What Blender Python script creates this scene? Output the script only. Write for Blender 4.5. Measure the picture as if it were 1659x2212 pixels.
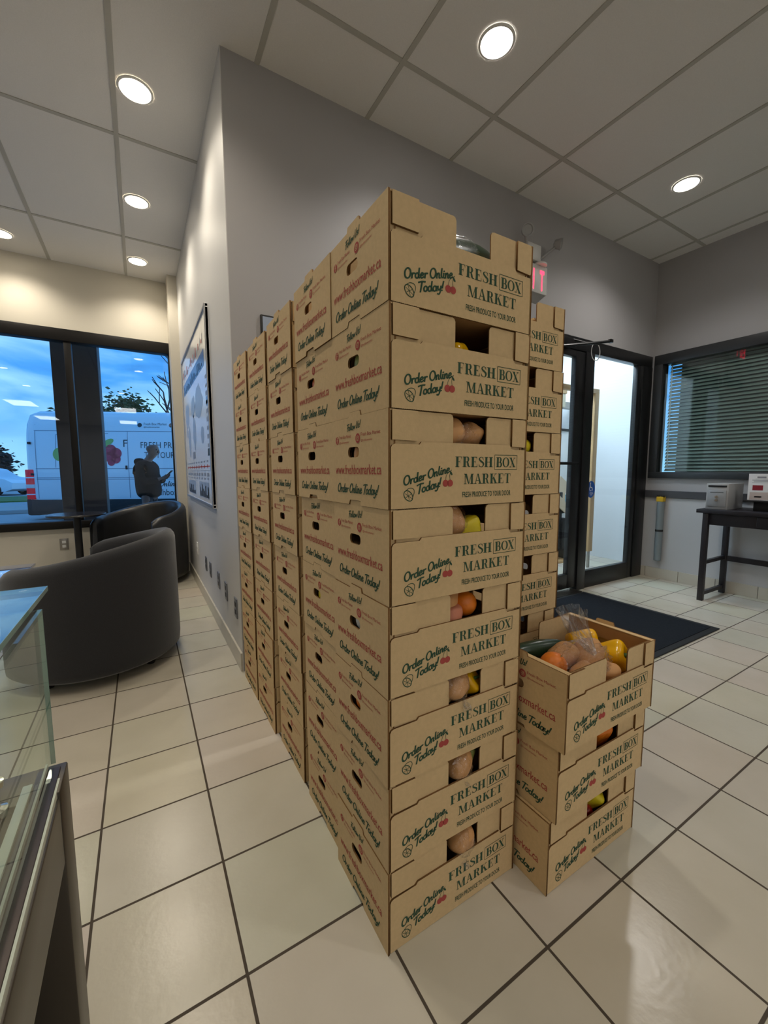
import bpy, bmesh, math, random
from mathutils import Vector, Matrix, noise
random.seed(7)
PI = math.pi
C = bpy.context.scene.collection
sc = bpy.context.scene
for o in list(bpy.data.objects): bpy.data.objects.remove(o)

def lin(r, g, b):
    f = lambda c: (c/255/12.92 if c/255 <= .04045 else ((c/255+.055)/1.055)**2.4)
    return (f(r), f(g), f(b), 1)

# ------------------------------------------------------------------ camera
CAM_H = 1.1098
yaw, pitch, roll = .5372, -.1001, -.0027
fw = Vector((math.sin(yaw)*math.cos(pitch), math.cos(yaw)*math.cos(pitch), math.sin(pitch)))
rt = Vector((math.cos(yaw), -math.sin(yaw), 0)); up = rt.cross(fw)
r2 = rt*math.cos(roll)+up*math.sin(roll); u2 = -rt*math.sin(roll)+up*math.cos(roll)
cd = bpy.data.cameras.new('camera'); cam = bpy.data.objects.new('camera', cd); C.objects.link(cam)
cd.sensor_fit = 'HORIZONTAL'; cd.sensor_width = 36; cd.lens = 36*880.49/1659
cd.clip_start = .02; cd.clip_end = 300
M = Matrix((r2, u2, -fw)).transposed().to_4x4(); M.translation = (0, 0, CAM_H)
cam.matrix_world = M
sc.camera = cam

# ------------------------------------------------------------------ light levels
EXPOSURE = 0.55
DOWN_W = 23.0          # recessed downlights
TROFFER = 9.0          # fluorescent troffers further back in the room
VEST = 11.0            # unseen panel added to brighten the vestibule
SKY = 1.0
WARM = (1, .90, .74); NEUT = (1, .96, .91)
sc.view_settings.view_transform = 'Standard'; sc.view_settings.look = 'None'
sc.view_settings.exposure = EXPOSURE; sc.view_settings.gamma = 1
sc.view_settings.use_curve_mapping = False
try:
    sc.cycles.use_denoising = True
    sc.cycles.max_bounces = 10; sc.cycles.transparent_max_bounces = 16
    sc.cycles.sample_clamp_indirect = 6
except Exception: pass

w = bpy.data.worlds.new('evening_sky'); sc.world = w; w.use_nodes = True
nt = w.node_tree; nt.nodes.clear()
N = nt.nodes.new; L = nt.links.new
tc = N('ShaderNodeTexCoord'); mp = N('ShaderNodeMapping'); mp.inputs['Scale'].default_value = (1.6, 1.6, 4.2)
ns = N('ShaderNodeTexNoise'); ns.inputs['Scale'].default_value = 2.3; ns.inputs['Detail'].default_value = 6; ns.inputs['Distortion'].default_value = .5
rp = N('ShaderNodeValToRGB')
rp.color_ramp.elements[0].position = .34; rp.color_ramp.elements[0].color = lin(38, 98, 165)
rp.color_ramp.elements[1].position = .66; rp.color_ramp.elements[1].color = lin(150, 205, 250)
e = rp.color_ramp.elements.new(.5); e.color = lin(72, 150, 225)
sx = N('ShaderNodeSeparateXYZ'); r3 = N('ShaderNodeMapRange'); r3.inputs['From Min'].default_value = -.02; r3.inputs['From Max'].default_value = .14
mx = N('ShaderNodeMix'); mx.data_type = 'RGBA'; mx.inputs[6].default_value = lin(150, 208, 244)
bg = N('ShaderNodeBackground'); bg.inputs['Strength'].default_value = SKY; ou = N('ShaderNodeOutputWorld')
L(tc.outputs['Generated'], mp.inputs['Vector']); L(mp.outputs[0], ns.inputs['Vector']); L(ns.outputs['Fac'], rp.inputs[0])
L(tc.outputs['Generated'], sx.inputs[0]); L(sx.outputs['Z'], r3.inputs['Value'])
L(r3.outputs[0], mx.inputs[0]); L(rp.outputs[0], mx.inputs[7]); L(mx.outputs[2], bg.inputs[0]); L(bg.outputs[0], ou.inputs[0])

# ------------------------------------------------------------------ materials
MATS = {}
def mat(name, col, rough=.6, metal=0, vary=None, bump=None, emit=None, spec=.5, coat=0, trans=0):
    m = bpy.data.materials.new(name); m.use_nodes = True; t = m.node_tree; b = t.nodes['Principled BSDF']
    c = col if len(col) == 4 else (*col, 1)
    b.inputs['Base Color'].default_value = c; b.inputs['Roughness'].default_value = rough
    b.inputs['Metallic'].default_value = metal; b.inputs['Specular IOR Level'].default_value = spec
    b.inputs['Coat Weight'].default_value = coat; b.inputs['Transmission Weight'].default_value = trans
    if vary:
        tcn = t.nodes.new('ShaderNodeTexCoord'); n = t.nodes.new('ShaderNodeTexNoise')
        n.inputs['Scale'].default_value = vary[0]; n.inputs['Detail'].default_value = 5
        if len(vary) > 2:
            mpn = t.nodes.new('ShaderNodeMapping'); mpn.inputs['Scale'].default_value = vary[2]
            t.links.new(tcn.outputs['Object'], mpn.inputs[0]); t.links.new(mpn.outputs[0], n.inputs['Vector'])
        else: t.links.new(tcn.outputs['Object'], n.inputs['Vector'])
        x = t.nodes.new('ShaderNodeMix'); x.data_type = 'RGBA'; k = vary[1]
        x.inputs[6].default_value = (c[0]*(1-k), c[1]*(1-k), c[2]*(1-k), 1)
        x.inputs[7].default_value = (min(1, c[0]*(1+k)), min(1, c[1]*(1+k)), min(1, c[2]*(1+k)), 1)
        t.links.new(n.outputs['Fac'], x.inputs[0]); t.links.new(x.outputs[2], b.inputs['Base Color'])
    if bump:
        tcn = t.nodes.new('ShaderNodeTexCoord'); n = t.nodes.new('ShaderNodeTexNoise'); n.inputs['Scale'].default_value = bump[0]
        n.inputs['Detail'].default_value = 3
        t.links.new(tcn.outputs['Object'], n.inputs['Vector'])
        bp = t.nodes.new('ShaderNodeBump'); bp.inputs['Strength'].default_value = bump[1]; bp.inputs['Distance'].default_value = .002
        t.links.new(n.outputs['Fac'], bp.inputs['Height']); t.links.new(bp.outputs[0], b.inputs['Normal'])
    if emit:
        b.inputs['Emission Color'].default_value = (*emit[0][:3], 1); b.inputs['Emission Strength'].default_value = emit[1]
    MATS[name] = m; return m

def thin_glass(name, tint=(.93, .97, 1), ior=1.5, rough=0, extra=0, bump=None, gcol=(1, 1, 1)):
    m = bpy.data.materials.new(name); m.use_nodes = True; t = m.node_tree; t.nodes.clear()
    o = t.nodes.new('ShaderNodeOutputMaterial'); s = t.nodes.new('ShaderNodeMixShader')
    tr = t.nodes.new('ShaderNodeBsdfTransparent'); tr.inputs[0].default_value = (*tint, 1)
    g = t.nodes.new('ShaderNodeBsdfGlossy'); g.inputs['Roughness'].default_value = rough; g.inputs[0].default_value = (*gcol, 1)
    f = t.nodes.new('ShaderNodeLayerWeight'); f.inputs[0].default_value = .5      # Schlick reflectance, the same from both faces
    pw = t.nodes.new('ShaderNodeMath'); pw.operation = 'POWER'; pw.inputs[1].default_value = 5; t.links.new(f.outputs['Facing'], pw.inputs[0])
    f0 = ((ior-1)/(ior+1))**2
    a = t.nodes.new('ShaderNodeMath'); a.operation = 'MULTIPLY_ADD'; a.use_clamp = True; a.inputs[1].default_value = (1-f0)*.5; a.inputs[2].default_value = f0*.55+extra
    t.links.new(pw.outputs[0], a.inputs[0]); t.links.new(a.outputs[0], s.inputs[0])
    t.links.new(tr.outputs[0], s.inputs[1]); t.links.new(g.outputs[0], s.inputs[2]); t.links.new(s.outputs[0], o.inputs[0])
    if bump:
        tcn = t.nodes.new('ShaderNodeTexCoord'); n = t.nodes.new('ShaderNodeTexNoise'); n.inputs['Scale'].default_value = bump[0]
        n.inputs['Distortion'].default_value = 1.5
        t.links.new(tcn.outputs['Object'], n.inputs['Vector'])
        bp = t.nodes.new('ShaderNodeBump'); bp.inputs['Strength'].default_value = bump[1]; bp.inputs['Distance'].default_value = .01
        t.links.new(n.outputs['Fac'], bp.inputs['Height']); t.links.new(bp.outputs[0], g.inputs['Normal'])
    MATS[name] = m; return m

def tile_mat():
    m = mat('floor_tile', lin(206, 196, 176), .3); t = m.node_tree; b = t.nodes['Principled BSDF']
    n = t.nodes.new; l = t.links.new
    tcn = n('ShaderNodeTexCoord'); sep = n('ShaderNodeSeparateXYZ'); l(tcn.outputs['Object'], sep.inputs[0])
    def line(sock, off):
        a = n('ShaderNodeMath'); a.operation = 'SUBTRACT'; l(sock, a.inputs[0]); a.inputs[1].default_value = off
        d = n('ShaderNodeMath'); d.operation = 'DIVIDE'; l(a.outputs[0], d.inputs[0]); d.inputs[1].default_value = .3073
        f = n('ShaderNodeMath'); f.operation = 'FRACT'; l(d.outputs[0], f.inputs[0])
        s = n('ShaderNodeMath'); s.operation = 'SUBTRACT'; l(f.outputs[0], s.inputs[0]); s.inputs[1].default_value = .5
        ab = n('ShaderNodeMath'); ab.operation = 'ABSOLUTE'; l(s.outputs[0], ab.inputs[0])
        g = n('ShaderNodeMapRange'); l(ab.outputs[0], g.inputs['Value'])
        g.inputs['From Min'].default_value = .5-.0125; g.inputs['From Max'].default_value = .5-.0095
        fl = n('ShaderNodeMath'); fl.operation = 'FLOOR'; l(d.outputs[0], fl.inputs[0])
        return g.outputs[0], fl.outputs[0]
    gx, fx = line(sep.outputs['X'], -.1621-.3073*100); gy, fy = line(sep.outputs['Y'], 2.377-.3073*100)
    gm = n('ShaderNodeMath'); gm.operation = 'MAXIMUM'; l(gx, gm.inputs[0]); l(gy, gm.inputs[1])
    cv = n('ShaderNodeCombineXYZ'); l(fx, cv.inputs[0]); l(fy, cv.inputs[1])
    wn = n('ShaderNodeTexWhiteNoise'); l(cv.outputs[0], wn.inputs['Vector'])
    no = n('ShaderNodeTexNoise'); no.inputs['Scale'].default_value = 5; no.inputs['Detail'].default_value = 6; l(tcn.outputs['Object'], no.inputs['Vector'])
    m1 = n('ShaderNodeMix'); m1.data_type = 'RGBA'; l(no.outputs['Fac'], m1.inputs[0])
    m1.inputs[6].default_value = lin(189, 182, 164); m1.inputs[7].default_value = lin(207, 200, 185)
    m2 = n('ShaderNodeMix'); m2.data_type = 'RGBA'; m2.blend_type = 'MULTIPLY'; m2.inputs[0].default_value = .06; l(m1.outputs[2], m2.inputs[6]); l(wn.outputs['Color'], m2.inputs[7])
    m3 = n('ShaderNodeMix'); m3.data_type = 'RGBA'; l(gm.outputs[0], m3.inputs[0]); l(m2.outputs[2], m3.inputs[6]); m3.inputs[7].default_value = lin(72, 62, 50)
    l(m3.outputs[2], b.inputs['Base Color'])
    rr = n('ShaderNodeMapRange'); l(gm.outputs[0], rr.inputs['Value']); rr.inputs['To Min'].default_value = .24; rr.inputs['To Max'].default_value = .8
    l(rr.outputs[0], b.inputs['Roughness'])
    n2 = n('ShaderNodeTexNoise'); n2.inputs['Scale'].default_value = 60; l(tcn.outputs['Object'], n2.inputs['Vector'])
    sb = n('ShaderNodeMath'); sb.operation = 'MULTIPLY_ADD'; l(gm.outputs[0], sb.inputs[0]); sb.inputs[1].default_value = -1.5; l(n2.outputs['Fac'], sb.inputs[2])
    bp = n('ShaderNodeBump'); bp.inputs['Strength'].default_value = .12; bp.inputs['Distance'].default_value = .003
    l(sb.outputs[0], bp.inputs['Height']); l(bp.outputs[0], b.inputs['Normal'])
    return m

TILE = tile_mat()
SKIRT = mat('skirting_tile', lin(196, 190, 176), .3, vary=(6, .04))
CREAM = mat('cream_wall_paint', lin(206, 200, 186), .55, bump=(180, .05))
GREY = mat('grey_wall_paint', lin(168, 166, 167), .5, bump=(180, .05))
PALE = mat('pale_grey_wall_paint', lin(205, 204, 203), .5, bump=(180, .05))
LOWGREY = mat('lower_wall_paint', lin(190, 190, 192), .5)
CEIL = mat('ceiling_panel', lin(224, 222, 219), .9, vary=(160, .06), bump=(300, .25))
TBAR = mat('ceiling_grid_bar', lin(178, 176, 168), .6)
BLACKM = mat('black_anodised', lin(22, 23, 25), .35, spec=.4)
DARKFR = mat('dark_window_frame', lin(46, 48, 50), .4)
BRONZE = mat('bronze_window_frame', lin(18, 16, 15), .45, spec=.25)
KRAFT = mat('kraft_cardboard', lin(212, 183, 138), .8, vary=(90, .10), bump=(260, .12), spec=.2)
KEDGE = mat('cardboard_cut_edge', lin(120, 88, 54), .9, vary=(240, .35), spec=.1)
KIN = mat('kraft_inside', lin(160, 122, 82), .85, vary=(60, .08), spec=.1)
GREEN = mat('green_ink', lin(60, 86, 68), .8, spec=.1)
RED = mat('red_ink', lin(176, 82, 76), .8, spec=.1)
GLASS = thin_glass('window_glass')
DGLASS = thin_glass('door_glass', tint=(.95, .98, 1))
CGLASS = thin_glass('counter_glass', tint=(.93, .97, .95))
LIDG = thin_glass('lid_glass', tint=(.88, .95, .93), extra=.10)
GEDGE = mat('glass_edge', lin(120, 150, 140), .15, spec=.6)
FILM = thin_glass('clear_plastic_film', tint=(.95, .95, .95), ior=1.45, rough=.16, extra=.06, bump=(36, 1.0))
FABRIC = mat('charcoal_fabric', lin(48, 49, 53), .9, vary=(220, .22), bump=(420, .5), spec=.15)
FABRIC.node_tree.nodes['Principled BSDF'].inputs['Sheen Weight'].default_value = .4
LEATHER = mat('black_leather', lin(40, 40, 40), .30, bump=(120, .12), spec=.5)
RUBBER = mat('black_plastic', lin(14, 14, 14), .6)
CHROME = mat('polished_steel', lin(215, 210, 200), .12, metal=1)
STEEL = mat('brushed_steel', lin(150, 145, 138), .35, metal=1)
DKMETAL = mat('dark_grey_metal', lin(78, 73, 67), .4, metal=.6)
ESPRESSO = mat('espresso_wood', lin(34, 32, 38), .4, vary=(8, .3, (1, 14, 14)))
MATMAT = mat('charcoal_carpet', lin(34, 38, 44), .95, vary=(120, .4), bump=(500, .8), spec=.1)
WHITEP = mat('white_plastic', lin(225, 225, 222), .4)
LGREY = mat('light_grey_metal', lin(165, 165, 165), .45)
WHITEPAINT = mat('white_van_paint', lin(232, 236, 240), .25, coat=.4)
OAK = mat('light_oak', lin(196, 160, 112), .5, vary=(6, .18, (8, 8, 1)))
GREYINK = mat('dark_grey_ink', lin(46, 56, 58), .6)
PAPER = mat('glossy_white_paper', lin(232, 234, 236), .18, spec=.6)
BLUEINK = mat('blue_ink', lin(90, 128, 190), .3)
PALEINK = mat('pale_blue_grey_ink', lin(160, 172, 192), .3)
TEXTINK = mat('grey_text_ink', lin(140, 142, 150), .4)

# ------------------------------------------------------------------ geometry helpers
def new(): return bmesh.new()
def box(bm, x0, y0, z0, x1, y1, z1, bev=0, mi=0):
    vs = [bm.verts.new(p) for p in ((x0,y0,z0),(x1,y0,z0),(x1,y1,z0),(x0,y1,z0),(x0,y0,z1),(x1,y0,z1),(x1,y1,z1),(x0,y1,z1))]
    fs = [bm.faces.new([vs[i] for i in q]) for q in ((3,2,1,0),(4,5,6,7),(0,1,5,4),(1,2,6,5),(2,3,7,6),(3,0,4,7))]
    for f in fs: f.material_index = mi
    if bev:
        es = list({e for f in fs for e in f.edges})
        r = bmesh.ops.bevel(bm, geom=es, offset=bev, segments=2, affect='EDGES', profile=.5)
        for f in r['faces']: f.material_index = mi
    return bm
def frame_basis(d):
    d = d.normalized(); a = Vector((0, 0, 1)) if abs(d.z) < .9 else Vector((1, 0, 0))
    u = d.cross(a).normalized(); return u, d.cross(u).normalized()
def tube(bm, pts, r, seg=10, cap=True, mi=0):
    pts = [Vector(p) for p in pts]; rr = r if hasattr(r, '__len__') else [r]*len(pts); rings = []
    u = None
    for i, p in enumerate(pts):
        d = (pts[min(i+1, len(pts)-1)]-pts[max(i-1, 0)]).normalized()
        if u is None: u, v = frame_basis(d)
        else:
            u = (u-d*u.dot(d)).normalized(); v = d.cross(u)
        rings.append([bm.verts.new(p+(u*math.cos(a)+v*math.sin(a))*rr[i]) for a in [2*PI*k/seg for k in range(seg)]])
    for a, b in zip(rings, rings[1:]):
        for k in range(seg):
            f = bm.faces.new((a[k], a[(k+1) % seg], b[(k+1) % seg], b[k])); f.material_index = mi
    if cap:
        bm.faces.new(rings[0][::-1]).material_index = mi; bm.faces.new(rings[-1]).material_index = mi
    return bm
def lathe(bm, prof, c=(0,0,0), seg=24, axis='Z', mi=0, wob=None):
    rings = []
    for r, z in prof:
        ring = []
        for k in range(seg):
            a = 2*PI*k/seg; q = r*(wob(a, z) if wob else 1)
            p = (q*math.cos(a), q*math.sin(a), z)
            if axis == 'Y': p = (p[0], -p[2], p[1])
            if axis == 'X': p = (p[2], p[0], p[1])
            ring.append(bm.verts.new(Vector(p)+Vector(c)))
        rings.append(ring)
    for a, b in zip(rings, rings[1:]):
        for k in range(seg):
            bm.faces.new((a[k], a[(k+1) % seg], b[(k+1) % seg], b[k])).material_index = mi
    bm.faces.new(rings[0][::-1]).material_index = mi; bm.faces.new(rings[-1]).material_index = mi
    return bm
def to_mesh(name, bm, smooth=True, ang=35):
    bmesh.ops.recalc_face_normals(bm, faces=bm.faces[:])
    me = bpy.data.meshes.new(name); bm.to_mesh(me); bm.free()
    if smooth:
        me.polygons.foreach_set('use_smooth', [True]*len(me.polygons))
        me.set_sharp_from_angle(angle=math.radians(ang))
    return me
def link(name, me, mats, parent=None, loc=None, rot=None):
    if hasattr(me, 'faces'): me = to_mesh(name, me)
    mats = mats if isinstance(mats, (list, tuple)) else [mats]
    if not me.materials:
        for m in mats: me.materials.append(m)
    o = bpy.data.objects.new(name, me); C.objects.link(o)
    if parent: o.parent = parent
    if loc is not None: o.location = loc
    if rot is not None: o.rotation_euler = rot
    return o
def tag(o, label=None, cat=None, group=None, kind=None):
    if label: o['label'] = label
    if cat: o['category'] = cat
    if group: o['group'] = group
    if kind: o['kind'] = kind
    return o
def thing(name, label, cat, loc=(0,0,0), rz=0, group=None):
    o = bpy.data.objects.new(name, None); C.objects.link(o); o.location = loc; o.rotation_euler = (0, 0, rz)
    o.empty_display_size = .05
    return tag(o, label, cat, group)
def struct(name, bm, m, smooth=False):
    if hasattr(bm, 'faces'): bm = to_mesh(name, bm, smooth)
    return tag(link(name, bm, m), kind='structure')
def curve_mesh(cu, name):
    o = bpy.data.objects.new('tmp', cu); C.objects.link(o); bpy.context.view_layer.update()
    dg = bpy.context.evaluated_depsgraph_get(); me = bpy.data.meshes.new_from_object(o.evaluated_get(dg))
    bpy.data.objects.remove(o); me.name = name; return me
def flat(name, loops, t):
    """2-D outline (with holes) extruded to thickness t, in the XY plane, z from 0 to t"""
    cu = bpy.data.curves.new(name, 'CURVE'); cu.dimensions = '2D'; cu.fill_mode = 'BOTH'; cu.extrude = t/2
    for lp in loops:
        s = cu.splines.new('POLY'); s.points.add(len(lp)-1); s.use_cyclic_u = True
        for q, p in zip(s.points, lp): q.co = (p[0], p[1], 0, 1)
    me = curve_mesh(cu, name); me.materials.clear()
    me.transform(Matrix.Translation((0, 0, t/2)))
    for p in me.polygons: p.material_index = 0 if abs(p.normal.z) > .5 else 1
    return me
FRONT = Matrix(((1,0,0,0),(0,0,-1,0),(0,1,0,0),(0,0,0,1)))        # drawn x right, y up, facing -Y
def SIDE(D): return Matrix(((0,0,-1,0),(-1,0,0,D),(0,1,0,0),(0,0,0,1)))   # facing -X, drawn x runs towards -Y
def rrect(x0, y0, x1, y1, r, n=4):
    out = []
    for cx, cy, a0 in ((x1-r,y0+r,-PI/2),(x1-r,y1-r,0),(x0+r,y1-r,PI/2),(x0+r,y0+r,PI)):
        for k in range(n+1):
            a = a0+PI/2*k/n; out.append((cx+r*math.cos(a), cy+r*math.sin(a)))
    return out
def teeth(x0, x1, y, pitch=.0045, amp=.0009):
    n = max(2, int(abs(x1-x0)/pitch)); out = []
    for k in range(n):
        out.append((x0+(x1-x0)*k/n, y)); out.append((x0+(x1-x0)*(k+.5)/n, y+amp))
    out.append((x1, y)); return out

# ------------------------------------------------------------------ lettering
def quad(bm, pts, mi=0):
    f = bm.faces.new([bm.verts.new((p[0], p[1], 0)) for p in pts])
    f.normal_update()
    if f.normal.z < 0: f.normal_flip()
    f.material_index = mi
def stroke(bm, pts, wd, T, mi=0, closed=False, smooth=4):
    """ribbon along a Catmull-Rom path; wd constant or per point; T maps (x,y)->(x,y)"""
    P = [Vector(p[:2]) for p in pts]; W = wd if hasattr(wd, '__len__') else [wd]*len(P)
    n = len(P); Q = []; WW = []
    rng = range(n if closed else n-1)
    for i in rng:
        g = (lambda k: P[k % n]) if closed else (lambda k: P[max(0, min(n-1, k))])
        p0, p1, p2, p3 = g(i-1), g(i), g(i+1), g(i+2)
        for k in range(smooth):
            t = k/smooth
            Q.append(.5*((2*p1)+(p2-p0)*t+(2*p0-5*p1+4*p2-p3)*t*t+(3*p1-p0-3*p2+p3)*t**3))
            WW.append(W[i % n]*(1-t)+W[(i+1) % n]*t)
    if not closed: Q.append(P[-1]); WW.append(W[-1])
    m = len(Q); Lf = []; Rt = []
    for i in range(m):
        a = Q[(i-1) % m] if closed or i > 0 else Q[i]; b = Q[(i+1) % m] if closed or i < m-1 else Q[i]
        d = (b-a); d = d.normalized() if d.length > 1e-9 else Vector((1, 0)); nn = Vector((-d.y, d.x))*WW[i]/2
        ext = d*WW[i]*.3*(1 if i == m-1 else -1 if i == 0 else 0) if not closed else Vector((0, 0))
        Lf.append(T(Q[i]+nn+ext)); Rt.append(T(Q[i]-nn+ext))
    for i in range(m if closed else m-1):
        j = (i+1) % m; quad(bm, (Lf[i], Rt[i], Rt[j], Lf[j]), mi)
def ell(cx, cy, rx, ry, n=10, a0=0): return [(cx+rx*math.cos(a0+2*PI*k/n), cy+ry*math.sin(a0+2*PI*k/n)) for k in range(n)]
SCRIPT = {
 'O': (.70, [(ell(.34,.5,.29,.5,10,1.2), 1)]),
 'r': (.38, [([(.06,.5),(.09,.3),(.08,0)],0),([(.09,.28),(.2,.48),(.34,.46)],0)]),
 'd': (.52, [(ell(.21,.25,.17,.26,8), 1),([(.4,1),(.38,.5),(.38,.1),(.48,.02)],0)]),
 'e': (.42, [([(.05,.24),(.3,.32),(.27,.5),(.13,.5),(.04,.25),(.15,.0),(.4,.12)],0)]),
 'n': (.46, [([(.05,.5),(.06,0)],0),([(.07,.3),(.2,.51),(.31,.4),(.31,.06),(.42,.02)],0)]),
 'l': (.24, [([(.1,1.0),(.07,.25),(.2,.02)],0)]),
 'i': (.24, [([(.08,.5),(.07,.1),(.2,.02)],0),([(.11,.74),(.12,.70)],0)]),
 'T': (.52, [([(-.02,.92),(.28,1),(.66,.97)],0),([(.34,1),(.28,.4),(.22,-.06)],0)]),
 'o': (.44, [(ell(.21,.25,.17,.26,8), 1)]),
 'a': (.50, [(ell(.21,.25,.17,.26,8), 1),([(.39,.5),(.37,.1),(.48,.02)],0)]),
 'y': (.46, [([(.04,.5),(.06,.2),(.2,.1),(.35,.3)],0),([(.37,.5),(.34,0),(.22,-.34),(.04,-.28)],0)]),
 '!': (.26, [([(.16,1),(.07,.3)],0),([(.03,.07),(.04,.03)],0)]),
 'F': (.50, [([(-.02,.92),(.28,1),(.62,.97)],0),([(.3,1),(.22,.4),(.16,-.06)],0),([(.1,.5),(.46,.56)],0)]),
 'w': (.54, [([(.03,.5),(.1,.05),(.26,.42),(.34,.05),(.5,.5)],0)]),
 'U': (.58, [([(.1,1),(.06,.3),(.2,.0),(.4,.2),(.48,1)],0)]),
 's': (.38, [([(.3,.45),(.13,.5),(.1,.36),(.28,.2),(.2,.02),(.02,.06)],0)]),
 ' ': (.20, [])}
def script(bm, text, x, y, h, width, ang=0, mi=0, wt=.13, slant=.22, sx=1):
    tot = sum(SCRIPT[c][0] for c in text); kx = width/(tot*h); px = 0
    ca, sa = math.cos(ang), math.sin(ang)
    for ch in text:
        adv, st = SCRIPT[ch]
        def T(p, px=px):
            X = (p.x+px+slant*p.y)*h*kx; Y = p.y*h
            return (x+X*ca-Y*sa, y+X*sa+Y*ca)
        for pts, cl in st: stroke(bm, pts, wt, T, mi, bool(cl))
        px += adv
def didone(bm, text, x0, x1, y0, h, mi=0):
    S, t, sf = .20, .06, .055
    def glyph(ch):
        R = []   # list of quads / strokes in unit height
        def rc(a, b, c, d): R.append(('q', [(a,b),(c,b),(c,d),(a,d)]))
        def stem(x, wd=S, top=1, bot=1):
            rc(x, 0, x+wd, 1)
            if bot: rc(x-.09, 0, x+wd+.09, sf)
            if top: rc(x-.09, 1-sf, x+wd+.09, 1)
        if ch == 'F': stem(.1); rc(.1,1-sf,.6,1); R.append(('q',[(.6,1),(.54,1),(.585,.72),(.6,.72)])); rc(.27,.49,.44,.49+sf); rc(.425,.38,.455,.64); adv = .68
        elif ch == 'E': stem(.1); rc(.1,1-sf,.6,1); rc(.1,0,.63,sf); R.append(('q',[(.6,1),(.54,1),(.585,.72),(.6,.72)])); R.append(('q',[(.63,0),(.57,0),(.615,.3),(.63,.3)])); rc(.27,.49,.44,.49+sf); rc(.425,.38,.455,.64); adv = .73
        elif ch in 'RB':
            stem(.1); rc(.2,1-sf,.42,1); rc(.2,.48,.44,.48+sf)
            R.append(('s',[(.40,.978),(.52,.93),(.56,.75),(.52,.57),(.40,.50)],[.045,.12,.17,.12,.045]))
            if ch == 'R': R.append(('s',[(.38,.5),(.50,.40),(.55,.16),(.64,.03),(.74,.08)],[.05,.14,.16,.09,.03])); adv = .8
            else:
                rc(.2,0,.44,sf); R.append(('s',[(.42,.5),(.57,.43),(.61,.26),(.56,.08),(.42,.022)],[.045,.13,.18,.13,.045])); adv = .78
        elif ch == 'S':
            R.append(('s',[(.50,.72),(.44,.92),(.29,.98),(.14,.90),(.12,.74),(.30,.56),(.47,.42),(.51,.25),(.42,.06),(.27,.02),(.12,.10),(.07,.28)],[.03,.05,.05,.09,.14,.17,.17,.14,.08,.05,.05,.03])); rc(.47,.70,.5,.98); rc(.06,.02,.09,.3); adv = .6
        elif ch == 'H': stem(.1); stem(.57); rc(.2,.48,.6,.48+sf); adv = .86
        elif ch == 'O': R.append(('s',[(.39+.32*math.cos(a),.5+.475*math.sin(a)) for a in [2*PI*k/12 for k in range(12)]],[.05+.13*abs(math.cos(2*PI*k/12))**1.5 for k in range(12)],1)); adv = .8
        elif ch == 'X': R.append(('q',[(.06,1),(.25,1),(.72,0),(.53,0)])); R.append(('q',[(.6,1),(.65,1),(.17,0),(.12,0)])); rc(0,1-sf,.34,1); rc(.5,1-sf,.75,1); rc(.02,0,.27,sf); rc(.44,0,.78,sf); adv = .8
        elif ch == 'M': rc(.13,0,.18,1); rc(.03,0,.29,sf); rc(.03,1-sf,.25,1); R.append(('q',[(.13,1),(.31,1),(.56,0),(.47,0)])); R.append(('q',[(.76,1),(.81,1),(.54,0),(.49,0)])); rc(.74,0,.91,1); rc(.65,0,1,sf); rc(.78,1-sf,1,1); adv = 1.04
        elif ch == 'A': R.append(('q',[(.34,1),(.44,1),(.73,0),(.54,0)])); R.append(('q',[(.34,1),(.385,.96),(.15,0),(.10,0)])); rc(.2,.32,.58,.32+sf); rc(0,0,.25,sf); rc(.44,0,.82,sf); adv = .82
        elif ch == 'K': stem(.1); R.append(('q',[(.6,1),(.65,1),(.28,.42),(.24,.42)])); R.append(('q',[(.34,.58),(.45,.70),(.78,0),(.57,0)])); rc(.5,1-sf,.75,1); rc(.48,0,.85,sf); adv = .86
        elif ch == 'T': rc(.27,0,.44,1); rc(.17,0,.54,sf); rc(.03,1-sf,.68,1); R.append(('q',[(.03,1),(.09,1),(.05,.7),(.03,.7)])); R.append(('q',[(.62,1),(.68,1),(.68,.7),(.66,.7)])); adv = .72
        return adv, R
    gs = [glyph(c) for c in text]; k = (x1-x0)/sum(g[0] for g in gs); px = x0
    for adv, R in gs:
        T = lambda p, px=px: (px+p[0]*k, y0+p[1]*h)
        for it in R:
            if it[0] == 'q': quad(bm, [T(p) for p in it[1]], mi)
            else: stroke(bm, it[1], it[2], T, mi, len(it) > 3, 3)
        px += adv*k
def sans(bm, text, x0, x1, y0, h, mi=0, bold=0, ang=0):
    cu = bpy.data.curves.new('t', 'FONT'); cu.body = text; cu.resolution_u = 2; cu.offset = bold
    me = curve_mesh(cu, 't'); xs = [v.co.x for v in me.vertices]
    a, b = min(xs), max(xs); cap = .729-.0
    kx = (x1-x0)/(b-a); ky = h/cap; ca, sa = math.cos(ang), math.sin(ang)
    off = len(bm.verts); vs = []
    for v in me.vertices:
        X = (v.co.x-a)*kx; Y = v.co.y*ky; vs.append(bm.verts.new((x0+X*ca-Y*sa, y0+X*sa+Y*ca, 0)))
    for p in me.polygons:
        try:
            f = bm.faces.new([vs[i] for i in p.vertices]); f.material_index = mi; f.normal_update()
            if f.normal.z < 0: f.normal_flip()
        except ValueError: pass
    bpy.data.meshes.remove(me); bpy.data.curves.remove(cu)
def disc(bm, cx, cy, rx, ry=None, n=24, mi=0, ang=0):
    ry = ry or rx; ca, sa = math.cos(ang), math.sin(ang)
    quad(bm, [(cx+rx*math.cos(2*PI*k/n)*ca-ry*math.sin(2*PI*k/n)*sa, cy+rx*math.cos(2*PI*k/n)*sa+ry*math.sin(2*PI*k/n)*ca) for k in range(n)], mi)
I2 = lambda p: (p[0], p[1])
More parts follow.
